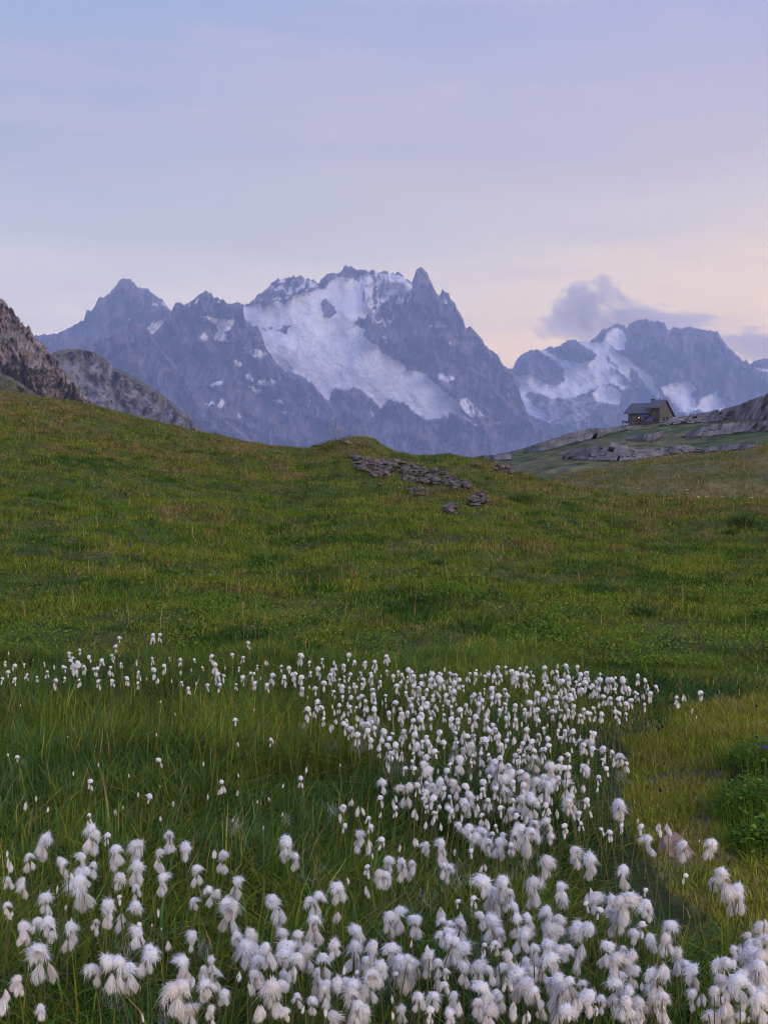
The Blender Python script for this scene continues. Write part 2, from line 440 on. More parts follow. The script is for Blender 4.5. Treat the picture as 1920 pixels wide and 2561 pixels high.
def blobs(U, P, L):
    m = np.zeros(U.shape, bool)
    for (x, y, rx, ry, tilt) in L:
        dx, dy = U - x, P - y - tilt * (U - x)
        m |= (dx / rx) ** 2 + (dy / ry) ** 2 < 1
    return m
def warp(U, P, a, s, seed):
    return U + a * fbm(U / s + seed, P / s, 4, 0.6), P + a * fbm(U / s, P / s + seed + 30, 4, 0.6)

# --- far right group with its hanging glaciers
R_SIL = [(1180, 960), (1240, 945), (1281, 925), (1289, 904), (1310, 883), (1338, 873), (1349, 877), (1363, 869), (1396, 867), (1412, 856), (1429, 850), (1441, 852), (1456, 858), (1470, 856), (1490, 840), (1507, 824), (1527, 817), (1541, 808), (1560, 813), (1566, 822),
         (1580, 805), (1597, 800), (1617, 799), (1642, 803), (1662, 809), (1671, 826), (1683, 819), (1703, 822), (1728, 819), (1753, 824), (1777, 828), (1794, 830), (1802, 846), (1822, 871), (1847, 895), (1876, 910), (1896, 901), (1917, 895), (1960, 910), (2100, 960), (2300, 990)]
def zr(L): return [(1240 + .4101 * x, 760 + .4101 * y) for x, y in L]
R_GL = [zr([(100, 445), (140, 440), (200, 432), (250, 450), (290, 490), (340, 500), (400, 480), (425, 470), (405, 430), (415, 395), (340, 350), (268, 285), (300, 280), (400, 335), (480, 360), (520, 365), (560, 348), (600, 340), (612, 318), (590, 285), (545, 262), (495, 232), (560, 236), (640, 232), (660, 205), (690, 165), (740, 150), (780, 165), (795, 220), (780, 288), (745, 280), (690, 262), (720, 290), (780, 320), (830, 360), (890, 400), (950, 450), (975, 500), (1012, 550), (1005, 575), (960, 560), (920, 520), (880, 450), (840, 400), (820, 390), (815, 470), (790, 440), (740, 400), (690, 390), (720, 420), (755, 430), (770, 470), (805, 515), (780, 530), (740, 500), (690, 480), (640, 500), (590, 520), (560, 540), (500, 560), (440, 580), (330, 575), (270, 545), (240, 560), (210, 590), (230, 620), (290, 660), (355, 715), (330, 725), (240, 690), (150, 650), (100, 620), (60, 560), (10, 510), (0, 490), (60, 500), (130, 520), (150, 500)]),
        zr([(585, 545), (640, 495), (700, 500), (760, 540), (762, 590), (740, 620), (680, 610), (610, 590)]),
        zr([(1000, 510), (1100, 470), (1180, 470), (1220, 515), (1190, 550), (1210, 600), (1240, 640), (1180, 670), (1100, 650), (1060, 600), (1030, 560)]),
        zr([(1225, 640), (1250, 570), (1300, 550), (1350, 530), (1345, 570), (1420, 590), (1450, 610), (1380, 650), (1280, 680)]),
        zr([(1490, 400), (1530, 422), (1520, 432), (1495, 430)]), zr([(1580, 385), (1660, 400), (1660, 415), (1590, 402)]),
        zr([(840, 485), (870, 510), (855, 512)]), zr([(540, 625), (580, 618), (560, 640)]), zr([(620, 705), (660, 755), (640, 755)])]
R_DIRTY = zr([(150, 640), (330, 575), (600, 560), (640, 600), (560, 700), (600, 800), (420, 830), (300, 720), (160, 600)])
def col_right(U, P, rel, dtop):
    c = rock_base(U, P, rel, 3) * 1.05
    u, p = warp(U, P, 3.0, 14, 5)
    g = np.zeros(U.shape, bool)
    for q in R_GL: g |= inside(u, p, q)
    isl = inside(u, p, zr([(175, 550), (230, 530), (250, 560), (200, 590)])) | inside(u, p, zr([(705, 340), (745, 390), (735, 400), (700, 360)])) | inside(u, p, zr([(676, 310), (690, 320), (690, 370), (676, 350)]))
    g &= ~isl
    d = inside(u, p, R_DIRTY) & (fbm(U / 22., (P - 0.3 * U) / 8., 4) > -0.12)
    n = fbm(U / 16., (P - 0.45 * U) / 6., 4)[..., None]
    c = np.where(d[..., None] & ~g[..., None], DIRT * (1 + 0.3 * n), c)
    s = SNOW * 1.14 * (1 + 0.07 * n); s = np.where(n < -0.45, ICE, s)
    return np.where(g[..., None], s, c)
def soft_right(U, P):
    g = np.zeros(U.shape, bool)
    for q in R_GL: g |= inside(U, P, q)
    return g
relief('right_massif', R_SIL, 11800, 1225, col_right, seed=3, jag=2.6, rows=140, soft=soft_right)

# --- left peak behind
L_SIL = [(-60, 860), (60, 840), (87, 838), (145, 836), (168, 822), (191, 811), (211, 801), (217, 779), (232, 776), (246, 747), (272, 738), (290, 715), (301, 701), (321, 696), (336, 704), (345, 718), (371, 724), (388, 738), (405, 750), (417, 767), (428, 778), (436, 790), (470, 810), (540, 850), (620, 900), (700, 960)]
def col_left(U, P, rel, dtop):
    c = rock_base(U, P, rel, 8)
    u, p = warp(U, P, 2.5, 10, 9)
    g = inside(u, p, [(362, 828), (380, 810), (402, 800), (418, 790), (418, 808), (398, 824), (380, 842), (372, 836)]) | blobs(u, p, [(390, 762, 9, 2.0, .2), (408, 760, 6, 3, .5), (322, 800, 4, 3, 0)])
    return np.where(g[..., None], SNOW, c)
relief('left_peak', L_SIL, 10200, 1225, col_left, seed=8, jag=2.2, rows=110)

# --- central massif with the great glacier
C_SIL = [(540, 800), (570, 775), (600, 768), (614, 764), (631, 753), (648, 735), (672, 718), (689, 701), (701, 696), (712, 697), (741, 690), (756, 694), (770, 698), (785, 700), (799, 707), (811, 689), (834, 683), (857, 678), (863, 666), (874, 666), (892, 678), (900, 676), (912, 676), (920, 680), (934, 677), (948, 682), (956, 677), (977, 684), (985, 688),
         (998, 682), (1009, 685), (1010, 698), (1019, 701), (1029, 708), (1033, 698), (1041, 680), (1046, 672), (1053, 668), (1059, 674), (1070, 684), (1074, 698), (1080, 713), (1091, 732), (1098, 743), (1100, 735), (1104, 723), (1112, 732), (1124, 737), (1126, 747), (1136, 757), (1144, 778), (1157, 799), (1165, 822),
         (1179, 820), (1187, 826), (1200, 844), (1210, 858), (1224, 874), (1232, 878), (1242, 885), (1253, 905), (1269, 923), (1281, 926), (1290, 950), (1295, 966), (1302, 990), (1320, 1040), (1350, 1100), (1400, 1160)]
C_GL = [(600, 793), (608, 767), (625, 768), (648, 759), (655, 770), (670, 765), (693, 749), (709, 761), (730, 751), (733, 741), (756, 733), (780, 730), (799, 722), (812, 722), (823, 704), (841, 693), (865, 693), (886, 701), (905, 708), (908, 728), (908, 751), (921, 786), (912, 799), (897, 791), (884, 810), (913, 823), (908, 842), (930, 858), (950, 866), (953, 879), (979, 897),
        (1014, 911), (1017, 927), (1038, 927), (1062, 935), (1094, 965), (1140, 999), (1152, 1030), (1179, 1055), (1150, 1040), (1125, 1030), (1120, 1052), (1108, 1032), (1106, 1050), (1090, 1046), (1075, 1050), (1056, 1049), (1036, 1030), (1013, 1010), (990, 1003), (971, 999), (962, 1015), (953, 1030), (940, 1007), (909, 980), (886, 968), (865, 975), (839, 970), (828, 985), (824, 1008), (800, 985), (770, 950), (740, 937), (700, 925), (675, 895), (655, 868), (648, 834), (637, 823)]
C_ISL = [[(803, 765), (806, 752), (815, 744), (826, 757), (835, 768), (843, 783), (826, 796), (807, 794)], [(693, 826), (709, 815), (730, 812), (722, 822), (715, 835)],
         [(652, 826), (660, 818), (668, 826)], [(668, 825), (676, 816), (684, 826)]]
C_MIX = [(900, 690), (950, 684), (1005, 690), (1030, 712), (1028, 745), (1000, 780), (975, 815), (945, 825), (921, 800), (908, 760), (900, 720)]
C_SM = [(1095, 811, 8, 10, .3), (1076, 815, 6, 4, -.4), (963, 852, 6, 8, .9), (1126, 859, 4, 3, .4), (1112, 754, 5, 7, .5), (1108, 815, 6, 2, .6), (930, 1036, 6, 3, .8), (1190, 1062, 4, 3, 0), (720, 701, 17, 5, -.12), (1004, 712, 7, 11, .2),
        (700, 720, 10, 4, -.6), (727, 725, 5, 12, .3), (782, 712, 12, 7, .3), (760, 712, 4, 10, .6), (1010, 968, 5, 2, 0)]
C_P = [[(1096, 933), (1110, 936), (1134, 943), (1139, 945), (1118, 958), (1096, 951)], [(1146, 1014), (1154, 1000), (1164, 993), (1187, 1014), (1212, 1041), (1190, 1043), (1179, 1041), (1160, 1030)]]
C_SERAC = [(820, 745), (850, 720), (880, 728), (905, 745), (918, 786), (898, 790), (880, 780), (850, 780), (838, 765)]
def col_centre(U, P, rel, dtop):
    c = rock_base(U, P, rel, 1)
    # rust-coloured streaks on the pillar
    ru = blobs(U + 6 * fbm(U / 9., P / 30., 3), P, [(1018, 782, 7, 22, 0), (1085, 798, 12, 12, -.7), (1072, 700, 5, 14, 0), (1005, 840, 4, 24, 0), (1140, 840, 6, 22, 0)])
    c = np.where(ru[..., None], ROCKW * 1.35, c)
    u, p = warp(U, P, 3.2, 12, 1)
    n = fbm(U / 20., (P - 0.42 * U) / 7., 5, 0.6)
    n2 = fbm((U + P) / 9., (P - 0.5 * U) / 3.2, 4, 0.6)
    g = inside(u, p, C_GL)
    for q in C_ISL: g &= ~inside(u, p, q)
    low = sstep(850, 935, P - 0.16 * (U - 780))
    dirty = np.clip(low * 0.8 + 0.9 * n * (0.25 + low) + 0.25 * n2 * low, 0, 1)[..., None]
    dirty = dirty * (1 - 0.75 * sstep(1010, 1060, U + 0 * P)[..., None] * 0.8)
    cv = sstep(1.05, 1.35, ridged((U + 1.5 * P) / 40., (P - 0.40 * U) / 9., 3))[..., None] * sstep(760, 860, P)[..., None]
    s = SNOW * (1 + 0.12 * n2[..., None]) * (1 - 0.30 * cv) * (1 - dirty) + DIRT * 1.25 * (1 + 0.25 * n2[..., None]) * dirty
    ser = inside(u, p, C_SERAC)[..., None]
    s = np.where(ser, np.array([0.74, 0.70, 0.68]) * (1 + 0.10 * n2[..., None]), s)
    crv = (blobs(U, P, [(770, 785, 14, 4, .1), (750, 783, 10, 3, -.2), (830, 838, 16, 2.5, 0), (890, 838, 12, 2.5, .2)]) & (n2 > -0.1))[..., None]
    s = np.where(crv, s * 0.72, s)
    c = np.where(g[..., None], s, c)
    mixd = inside(u, p, C_MIX) & (ridged(U / 15. + 3, P / 26., 4) + 0.9 * sstep(790, 690, P) > 1.12) & ~g
    m2 = mixd | blobs(u, p, C_SM)
    for q in C_P: m2 |= inside(u, p, q)
    m2 |= (inside(u, p, [(630, 757), (690, 703), (760, 696), (800, 712), (800, 722), (730, 745), (690, 750)]) & (ridged(U / 22. + 7, P / 30. + 2, 4) > 1.25))
    return np.where(m2[..., None], SNOW * 0.96, c)
def shape_c(U, P):
    # glacier trough a little deeper, smoother; the pillar in front
    g = inside(U, P, C_GL)
    return -0.020 * np.exp(-(((U - 1085 - 0.25 * (P - 700)) / 60.) ** 2)) * sstep(690, 760, P)
relief('central_massif', C_SIL, 9400, 1225, col_centre, seed=1, jag=3.0, rows=180, du=1.9, shape=shape_c, soft=lambda U, P: inside(U, P, C_GL))

# --- dark ridge in front, left of the glacier
D_SIL = [(240, 960), (320, 890), (382, 837), (405, 814), (428, 785), (433, 768), (437, 760), (449, 757), (460, 764), (472, 759), (492, 744), (510, 731), (517, 729), (524, 731), (536, 744), (556, 750), (579, 762), (590, 757), (600, 757), (608, 764), (604, 779), (614, 802), (630, 816), (640, 812), (648, 822), (654, 838), (666, 872), (689, 903), (712, 929), (730, 936), (747, 939), (776, 955), (799, 982), (816, 1000), (850, 1032), (900, 1080), (960, 1120), (1040, 1170)]
D_B = [(510, 843, 10, 8, 0), (596, 908, 8, 6, .2), (625, 946, 11, 7, .4), (668, 957, 24, 9, 0), (640, 976, 20, 6, .35), (538, 961, 18, 6, -.3), (553, 1010, 11, 9, -.3), (695, 1005, 13, 5, .2), (776, 1003, 4, 3, 0), (715, 1032, 4, 3, 0), (492, 752, 6, 3, -.8), (545, 757, 6, 2, .1), (475, 762, 4, 3, -.8), (600, 1038, 4, 7, .2), (480, 1020, 6, 3, .3), (650, 995, 6, 3, 0)]
D_P = [[(498, 790), (520, 792), (530, 796), (585, 800), (586, 810), (579, 820), (564, 831), (570, 854), (548, 852), (533, 848), (545, 826), (535, 806), (510, 800)],
       [(605, 885), (612, 872), (622, 876), (640, 872), (664, 880), (666, 890), (640, 894), (625, 888)], [(484, 998), (500, 1006), (516, 1012), (530, 1004), (540, 1010), (520, 1018), (500, 1014)]]
def col_dark(U, P, rel, dtop):
    c = rock_base(U, P, rel, 14) * (0.92 - 0.10 * sstep(850, 780, P))[..., None]
    u, p = warp(U, P, 4.0, 11, 2)
    g = blobs(u, p, D_B)
    for q in D_P: g |= inside(u, p, q)
    return np.where(g[..., None], SNOW * 0.97, c)
relief('dark_ridge', D_SIL, 8600, 1225, col_dark, seed=14, jag=2.4, rows=150)

# --- lower spur on the left
S_SIL = [(60, 930), (110, 885), (179, 865), (205, 857), (222, 866), (250, 846), (278, 831), (305, 818), (324, 811), (347, 808), (360, 815), (371, 825), (385, 845), (410, 880), (450, 925), (500, 985), (560, 1045), (640, 1110), (720, 1170)]
relief('lower_spur', S_SIL, 7800, 1225, lambda U, P, r, d: rock_base(U, P, r, 21) * 0.95, seed=21, jag=1.8, rows=130)

# --- dark buttress in front, right
B_SIL = [(1000, 1090), (1050, 1040), (1096, 985), (1125, 958), (1142, 945), (1160, 925), (1170, 912), (1181, 917), (1192, 928), (1205, 929), (1216, 945), (1232, 957), (1242, 977), (1258, 992), (1273, 1010), (1296, 1026), (1319, 1045), (1345, 1062), (1365, 1080), (1385, 1091), (1420, 1118), (1480, 1160), (1520, 1190)]
def col_butt(U, P, rel, dtop):
    c = rock_base(U, P, rel, 30) * 0.92
    u, p = warp(U, P, 3.0, 11, 7)
    g = inside(u, p, [(1146, 1016), (1154, 1000), (1164, 993), (1187, 1014), (1212, 1043), (1190, 1045), (1179, 1043), (1160, 1032)]) | blobs(u, p, [(1245, 1058, 6, 3, 0)])
    return np.where(g[..., None], SNOW * 0.9, c)
relief('dark_buttress', B_SIL, 8900, 1225, col_butt, seed=30, jag=2.4, rows=105)

# --- nearer hill with a grassy back, and the cliff at the left edge
H_SIL = [(-200, 960), (0, 905), (90, 890), (130, 882), (151, 876), (181, 873), (211, 875), (238, 881), (256, 893), (277, 911), (302, 926), (332, 941), (362, 959), (392, 975), (410, 990), (422, 998), (434, 1010), (452, 1028), (473, 1041), (488, 1062), (520, 1085), (560, 1120), (620, 1170)]
def col_hill(U, P, rel, dtop):
    n = fbm(U / 18., P / 26., 5, 0.62)
    gr = sstep(0.05, -0.25, (dtop - 34) / 60. + 0.5 * n)[..., None]
    rk = np.array([0.175, 0.155, 0.148]) * (1 + 0.55 * n[..., None])
    vein = sstep(0.35, 0.6, fbm((U - 0.6 * P) / 6., (P + 0.4 * U) / 20., 3))[..., None]
    rk = rk * (1 - vein) + np.array([0.22, 0.205, 0.20]) * vein
    return rk * (1 - gr) + np.array([0.125, 0.105, 0.062]) * (1 + 0.3 * n[..., None]) * gr
relief('grey_hill', H_SIL, 2200, 1235, col_hill, seed=41, jag=1.2, rows=105, amp=0.022, lean=1.3, matr='cliff', du=2.2)
K_SIL = [(-260, 560), (-100, 640), (0, 741), (15, 757), (33, 778), (48, 797), (60, 810), (72, 814), (77, 820), (80, 832), (90, 851), (105, 856), (112, 862), (121, 875), (136, 893), (154, 917), (169, 935), (196, 956), (211, 983), (229, 1001), (241, 1014), (270, 1040), (330, 1090), (380, 1140)]
def col_cliff(U, P, rel, dtop):
    n = fbm(U / 11., P / 24., 5, 0.62)[..., None]
    c = np.array([0.20, 0.155, 0.13]) * (1 + 0.4 * n)
    w = sstep(0.15, 0.6, fbm((U + 0.35 * P) / 8., P / 70., 4))[..., None]
    c = c * (1 - w) + np.array([0.27, 0.22, 0.19]) * w
    gr = sstep(0.2, 0.55, fbm(U / 20. + 9, P / 14., 4))[..., None] * 0.6
    return np.clip(c * (1 - gr) + np.array([0.11, 0.10, 0.055]) * gr, 0.03, 1)
relief('left_cliff', K_SIL, 950, 1235, col_cliff, seed=55, jag=3.4, rows=135, amp=0.024, lean=0.85, fx=1 / 30., fy=1 / 80., matr='cliff', du=1.9)
G_SIL = [(-260, 880), (-100, 905), (0, 934), (30, 944), (60, 962), (78, 975), (120, 1005), (200, 1060)]
def col_g(U, P, rel, dtop):
    n = fbm(U / 8., P / 6., 4)[..., None]; s = sstep(0.3, 0.5, fbm(U / 5., P / 3., 4))[..., None]
    return np.clip((np.array([0.085, 0.078, 0.038]) * (1 + 0.5 * n)) * (1 - s) + np.array([0.17, 0.15, 0.13]) * s, 0.02, 1)
relief('left_slope', G_SIL, 420, 1200, col_g, seed=61, jag=1.2, rows=80, amp=0.02, lean=1.6, matr='ground', du=2.5)

# valley floor down to the horizon
vx = np.linspace(-6900, 6900, 61); vy = np.linspace(-590, 12790, 67)
VX, VY = np.meshgrid(vx, vy)
VZ = np.full(VX.shape, -240.0)
i = np.arange(VX.size).reshape(VX.shape)
vf = np.stack([i[:-1, :-1], i[:-1, 1:], i[1:, 1:], i[1:, :-1]], -1).reshape(-1, 4)
tag(obj_np('valley_floor', np.stack([VX, VY, VZ], -1).reshape(-1, 3), vf, M['ground'], None, np.tile([0.06, 0.075, 0.03], (VX.size, 1)), True), kind='structure')

# haze between here and the mountains
hz, t = mat('haze_air')
ho = N(t, 'ShaderNodeOutputMaterial'); hv = N(t, 'ShaderNodeVolumePrincipled')
hv.inputs['Color'].default_value = (0.50, 0.64, 1.0, 1); hv.inputs['Density'].default_value = 9.0e-5
hv.inputs['Anisotropy'].default_value = 0.0
t.links.new(hv.outputs[0], ho.inputs['Volume'])
hx0, hx1, hy0, hy1, hz0, hz1 = -7000, 7000, -600, 12800, -241, 1405
hV = np.array([(x, y, z) for x in (hx0, hx1) for y in (hy0, hy1) for z in (hz0, hz1)], float)
hF = np.array([(0, 1, 3, 2), (4, 6, 7, 5), (0, 4, 5, 1), (2, 3, 7, 6), (0, 2, 6, 4), (1, 5, 7, 3)])
tag(obj_np('haze', hV, hF, hz), kind='stuff')
print('terrain', round(time.time() - T0, 1))
# ================================================================== rocks
def hull_mesh(name, seed, flat=0.7, npt=17):
    r = random.Random(seed)
    bm = bmesh.new()
    for _ in range(npt):
        v = Vector((r.gauss(0, 1), r.gauss(0, 1), r.gauss(0, 1))).normalized() * r.uniform(0.82, 1.0)
        v.x = max(-0.8, min(0.8, v.x)); v.z = max(-0.85, min(0.78, v.z))
        bm.verts.new((v.x * 0.62, v.y * 0.5, v.z * 0.5 * flat))
    bmesh.ops.convex_hull(bm, input=bm.verts)
    bmesh.ops.delete(bm, geom=[v for v in bm.verts if not v.link_faces], context='VERTS')
    me = bpy.data.meshes.new(name); bm.to_mesh(me); bm.free()
    return me
STONES = [hull_mesh('stone', 100 + k, flat=random.uniform(0.65, 1.0)) for k in range(9)]
for m_ in STONES: m_.materials.append(M['stone'])
def add_stone(parent, u, p, wpx, zf=near_z, y0=8, y1=52, lift=0.12, name='stone', rel=True):
    Y = column_hit(zf, u, p, y0, y1)
    if Y is None: return None
    s = wpx * Y / F
    o = bpy.data.objects.new(name, random.choice(STONES))
    X = (u - U0) / F * Y
    loc = Vector((X, Y, float(zf(X, Y)) + s * lift))
    o.location = loc - (parent.location if parent else Vector())
    o.scale = (s * random.uniform(0.8, 1.3), s * random.uniform(0.7, 1.2), s * random.uniform(0.5, 1.1))
    o.rotation_euler = (random.uniform(-.3, .3), random.uniform(-.3, .3), random.uniform(0, 6.28))
    return link(o, parent)
def zo(L): return [(780 + .386 * x, 1060 + .386 * y) for x, y in L]
ROCKPOLY = []
def outcrop(label, poly, step, size, jit=0.4, group=None):
    ROCKPOLY.append(poly)
    xs = [q[0] for q in poly]; ysq = [q[1] for q in poly]
    cu, cp = sum(xs) / len(xs), sum(ysq) / len(ysq)
    Y = column_hit(near_z, cu, cp, 8, 52) or 36
    X = (cu - U0) / F * Y
    root = empty('rock_outcrop', (X, Y, float(near_z(X, Y))))
    tag(root, label, 'rocks', group)
    p = min(ysq)
    while p <= max(ysq):
        u = min(xs)
        while u <= max(xs):
            a, b = u + random.uniform(-jit, jit) * step, p + random.uniform(-jit, jit) * step * 0.6
            if inside(np.array([a]), np.array([b]), poly)[0] and random.random() < 0.9:
                add_stone(root, a, b, size * 1.3 * random.choice((0.45, 0.6, 0.8, 1.0, 1.3, 1.9)) * random.uniform(0.85, 1.15), lift=random.uniform(0.05, 0.28))
            u += step
        p += step * 0.62
    return root
outcrop('long band of broken grey limestone across the grassy knoll', zo([(400, 262), (470, 238), (560, 268), (700, 288), (850, 320), (920, 345), (1012, 380), (1022, 440), (960, 445), (870, 405), (780, 402), (700, 392), (610, 385), (570, 300), (520, 312), (470, 355), (405, 345), (330, 320), (250, 260), (290, 215)]), 7.0, 11.5)
outcrop('small pale rock patch near the top of the knoll', zo([(222, 200), (270, 190), (305, 235), (290, 248), (225, 240)]), 7.5, 10)
outcrop('scattered small rocks below the long limestone band', zo([(620, 420), (760, 425), (770, 470), (690, 475), (615, 460)]), 13, 10)
outcrop('pale knobbly boulder cluster at the foot of the knoll, left one', zo([(860, 520), (920, 505), (955, 545), (930, 590), (890, 605), (870, 570)]), 8, 13)
outcrop('pale knobbly boulder cluster at the foot of the knoll, right one', zo([(1030, 490), (1090, 455), (1145, 485), (1150, 520), (1080, 555), (1030, 545)]), 8.5, 14)
outcrop('low grey rocks in the grass behind the single round boulder', zo([(1130, 285), (1230, 275), (1320, 305), (1310, 325), (1180, 325)]), 9, 11)
outcrop('dark rock poking out on the very top of the knoll', zo([(190, 128), (240, 110), (290, 118), (400, 140), (420, 152), (300, 150), (200, 148)]), 10, 11)
def lone(label, u, p, w, matname=None, cat='boulder'):
    o = add_stone(None, u, p, w, name='boulder', lift=0.18)
    if o: tag(o, label, cat)
    return o
lone('single rounded grey boulder right of the knoll', 1188, 1166, 22)
lone('white stone at the lower left edge of the rocks', 951, 1215, 17)
lone('small flat stone in the turf left of the rocks', 913, 1208, 15)
lone('small white stone on the left hill just below its crest', 547, 1103, 13)
lone('pale pebble in the turf above the left cotton grass', 245, 1586, 16)

# pink stone beside the path
def pink_stone():
    p0 = PW(1688, 2146, F * CH / (2146 - HZ))
    root = Vector((p0.x, p0.y, 0))
    bm = bmesh.new()
    prof = [(-0.135, 0.0, 0.03), (-0.09, 0.0, 0.125), (0.0, 0.02, 0.155), (0.05, 0.0, 0.12), (0.13, 0.0, 0.02), (0.02, -0.03, 0.05), (-0.06, -0.09, 0.02), (0.07, -0.09, 0.02), (-0.12, 0.1, 0.02), (0.10, 0.12, 0.02), (-0.02, 0.12, 0.10), (-0.07, -0.04, 0.085), (0.05, -0.05, 0.07), (-0.1, 0, -.05), (.1, 0, -.05)]
    for v in prof: bm.verts.new((v[0] * 0.46, v[1] * 0.46, v[2] * 0.5))
    bmesh.ops.convex_hull(bm, input=bm.verts)
    bmesh.ops.delete(bm, geom=[v for v in bm.verts if not v.link_faces], context='VERTS')
    bmesh.ops.bevel(bm, geom=list(bm.edges), offset=0.003, segments=1, affect='EDGES')
    me = bpy.data.meshes.new('pink_stone'); bm.to_mesh(me); bm.free()
    me.materials.append(M['pinkstone'])
    o = link(bpy.data.objects.new('boulder', me)); o.location = root
    tag(o, 'wedge-shaped pinkish stone beside the path among cotton grass', 'boulder')
pink_stone()

# limestone bands on the hut ridge
def band(label, top, bot, w=10.0, rows=2, lean=0.35):
    """a low scarp of jointed limestone: one slab per cell of a leaning, uneven grid, thin joints between them"""
    top = np.array(top, float); bot = np.array(bot, float)
    cu = (top[0, 0] + top[-1, 0]) / 2
    Y = column_hit(ridge_z, cu, float(np.interp(cu, bot[:, 0], bot[:, 1])), 90, 332) or Y_R
    X = (cu - U0) / F * Y
    root = empty('rock_ledge', (X, Y, float(ridge_z(X, Y)))); tag(root, label, 'rock ledge')
    us = [top[0, 0]]
    while us[-1] < top[-1, 0]: us.append(us[-1] + w * random.choice((0.6, 0.85, 1.0, 1.3, 1.8)))
    hmax = max(float(np.interp(q, bot[:, 0], bot[:, 1]) - np.interp(q, top[:, 0], top[:, 1])) for q in us)
    nr = max(1, int(round(rows * hmax / 26.0)))
    k = 1.25
    def pt(u, p):
        p0 = max(float(np.interp(u, bot[:, 0], bot[:, 1])) + 2, float(np.interp(u, RC[:, 0], RC[:, 1])) + 2.5)
        Yb = column_hit(ridge_z, u, p0, 90, 333) or Y_R
        zb = CH + (HZ - p0) / F * Yb; q = (HZ - p) / F
        z = (CH + q * (Yb - k * zb)) / (1 - q * k); Yp = Yb + k * (z - zb)
        return Vector(((u - U0) / F * Yp, Yp, z))
    grid = []
    for ui in us:
        a, b_ = float(np.interp(ui, top[:, 0], top[:, 1])), float(np.interp(ui, bot[:, 0], bot[:, 1]))
        a += random.uniform(-1.2, 1.8)
        col = []
        for r in range(nr + 1):
            f = r / nr + (random.uniform(-.12, .12) / nr if 0 < r < nr else 0)
            p = a + (b_ - a) * f
            col.append(pt(ui + lean * (a + b_ - 2 * p) * 0.5 + random.uniform(-1.0, 1.0), p))
        grid.append(col)
    for c in range(len(us) - 1):
        for r in range(nr):
            q = [grid[c][r], grid[c][r + 1], grid[c + 1][r + 1], grid[c + 1][r]]
            if (q[0] - q[1]).length < 0.35 or random.random() < 0.05: continue
            cen = sum(q, Vector()) / 4; out_ = random.uniform(0.0, 0.38)
            fr = [cen + (v - cen) * random.uniform(0.93, 1.0) + Vector((0, -0.75 * out_, 0.6 * out_)) for v in q]
            md = [cen + (v - cen) * 1.0 + Vector((0, 0.22, -0.18)) for v in q]
            bk = [v + Vector((0, 4.5, -1.2)) for v in q]
            V = [v - root.location for v in fr + md + bk]
            Fc = [(0, 1, 2, 3)] + [(s + e, s + (e + 1) % 4, s + 4 + (e + 1) % 4, s + 4 + e)[::-1] for s in (0, 4) for e in range(4)] + [(11, 10, 9, 8)]
            me = bpy.data.meshes.new('slab'); me.from_pydata([tuple(v) for v in V], [], Fc); me.materials.append(M['slab'])
            link(bpy.data.objects.new('slab', me), root)
def zh(L): return [(1200 + .4343 * x, 960 + .4343 * y) for x, y in L]
band('limestone ledge on the skyline left below the hut', zh([(250, 372), (400, 322), (500, 285), (620, 256), (740, 255), (870, 243)]), zh([(250, 395), (400, 385), (520, 345), (640, 320), (760, 285), (870, 262)]), 9, 2)
band('limestone ledge on the skyline running up right of the hut', zh([(1000, 228), (1120, 196), (1220, 176), (1320, 160), (1430, 135), (1520, 100), (1600, 65), (1700, 20)]), zh([(1000, 245), (1120, 232), (1220, 226), (1320, 220), (1430, 208), (1520, 205), (1600, 205), (1700, 205)]), 9, 1.3, 0.45)
band('limestone ledge in the slope right below the hut', zh([(1160, 295), (1250, 260), (1330, 232), (1450, 228), (1560, 220), (1700, 212)]), zh([(1160, 306), (1250, 308), (1330, 302), (1450, 290), (1560, 275), (1700, 268)]), 9, 1.6, 0.45)
band('short limestone ledge in the slope straight below the hut', zh([(810, 312), (900, 300), (990, 285), (1062, 268)]), zh([(810, 322), (900, 325), (990, 335), (1062, 300)]), 8, 1.6, 0.45)
band('long lowest limestone ledge above the grassy mound', zh([(340, 415), (430, 400), (500, 384), (600, 372), (740, 340), (830, 360), (920, 385), (1010, 368), (1100, 354), (1200, 360), (1280, 375)]), zh([(340, 420), (430, 425), (500, 432), (600, 440), (740, 445), (830, 444), (920, 440), (1010, 425), (1100, 410), (1200, 400), (1280, 392)]), 8.5, 2.4, 0.4)
band('right end of the lowest limestone ledge', zh([(1295, 372), (1400, 352), (1500, 350), (1600, 352), (1700, 350)]), zh([(1295, 396), (1400, 390), (1500, 380), (1600, 376), (1700, 372)]), 9, 1.5, 0.4)
band('low limestone ledge at the left foot of the hut ridge', zh([(-40, 424), (60, 412), (150, 402), (205, 412)]), zh([(-40, 436), (60, 440), (150, 440), (205, 430)]), 9, 1.8, 0.4)
print('rocks', round(time.time() - T0, 1))

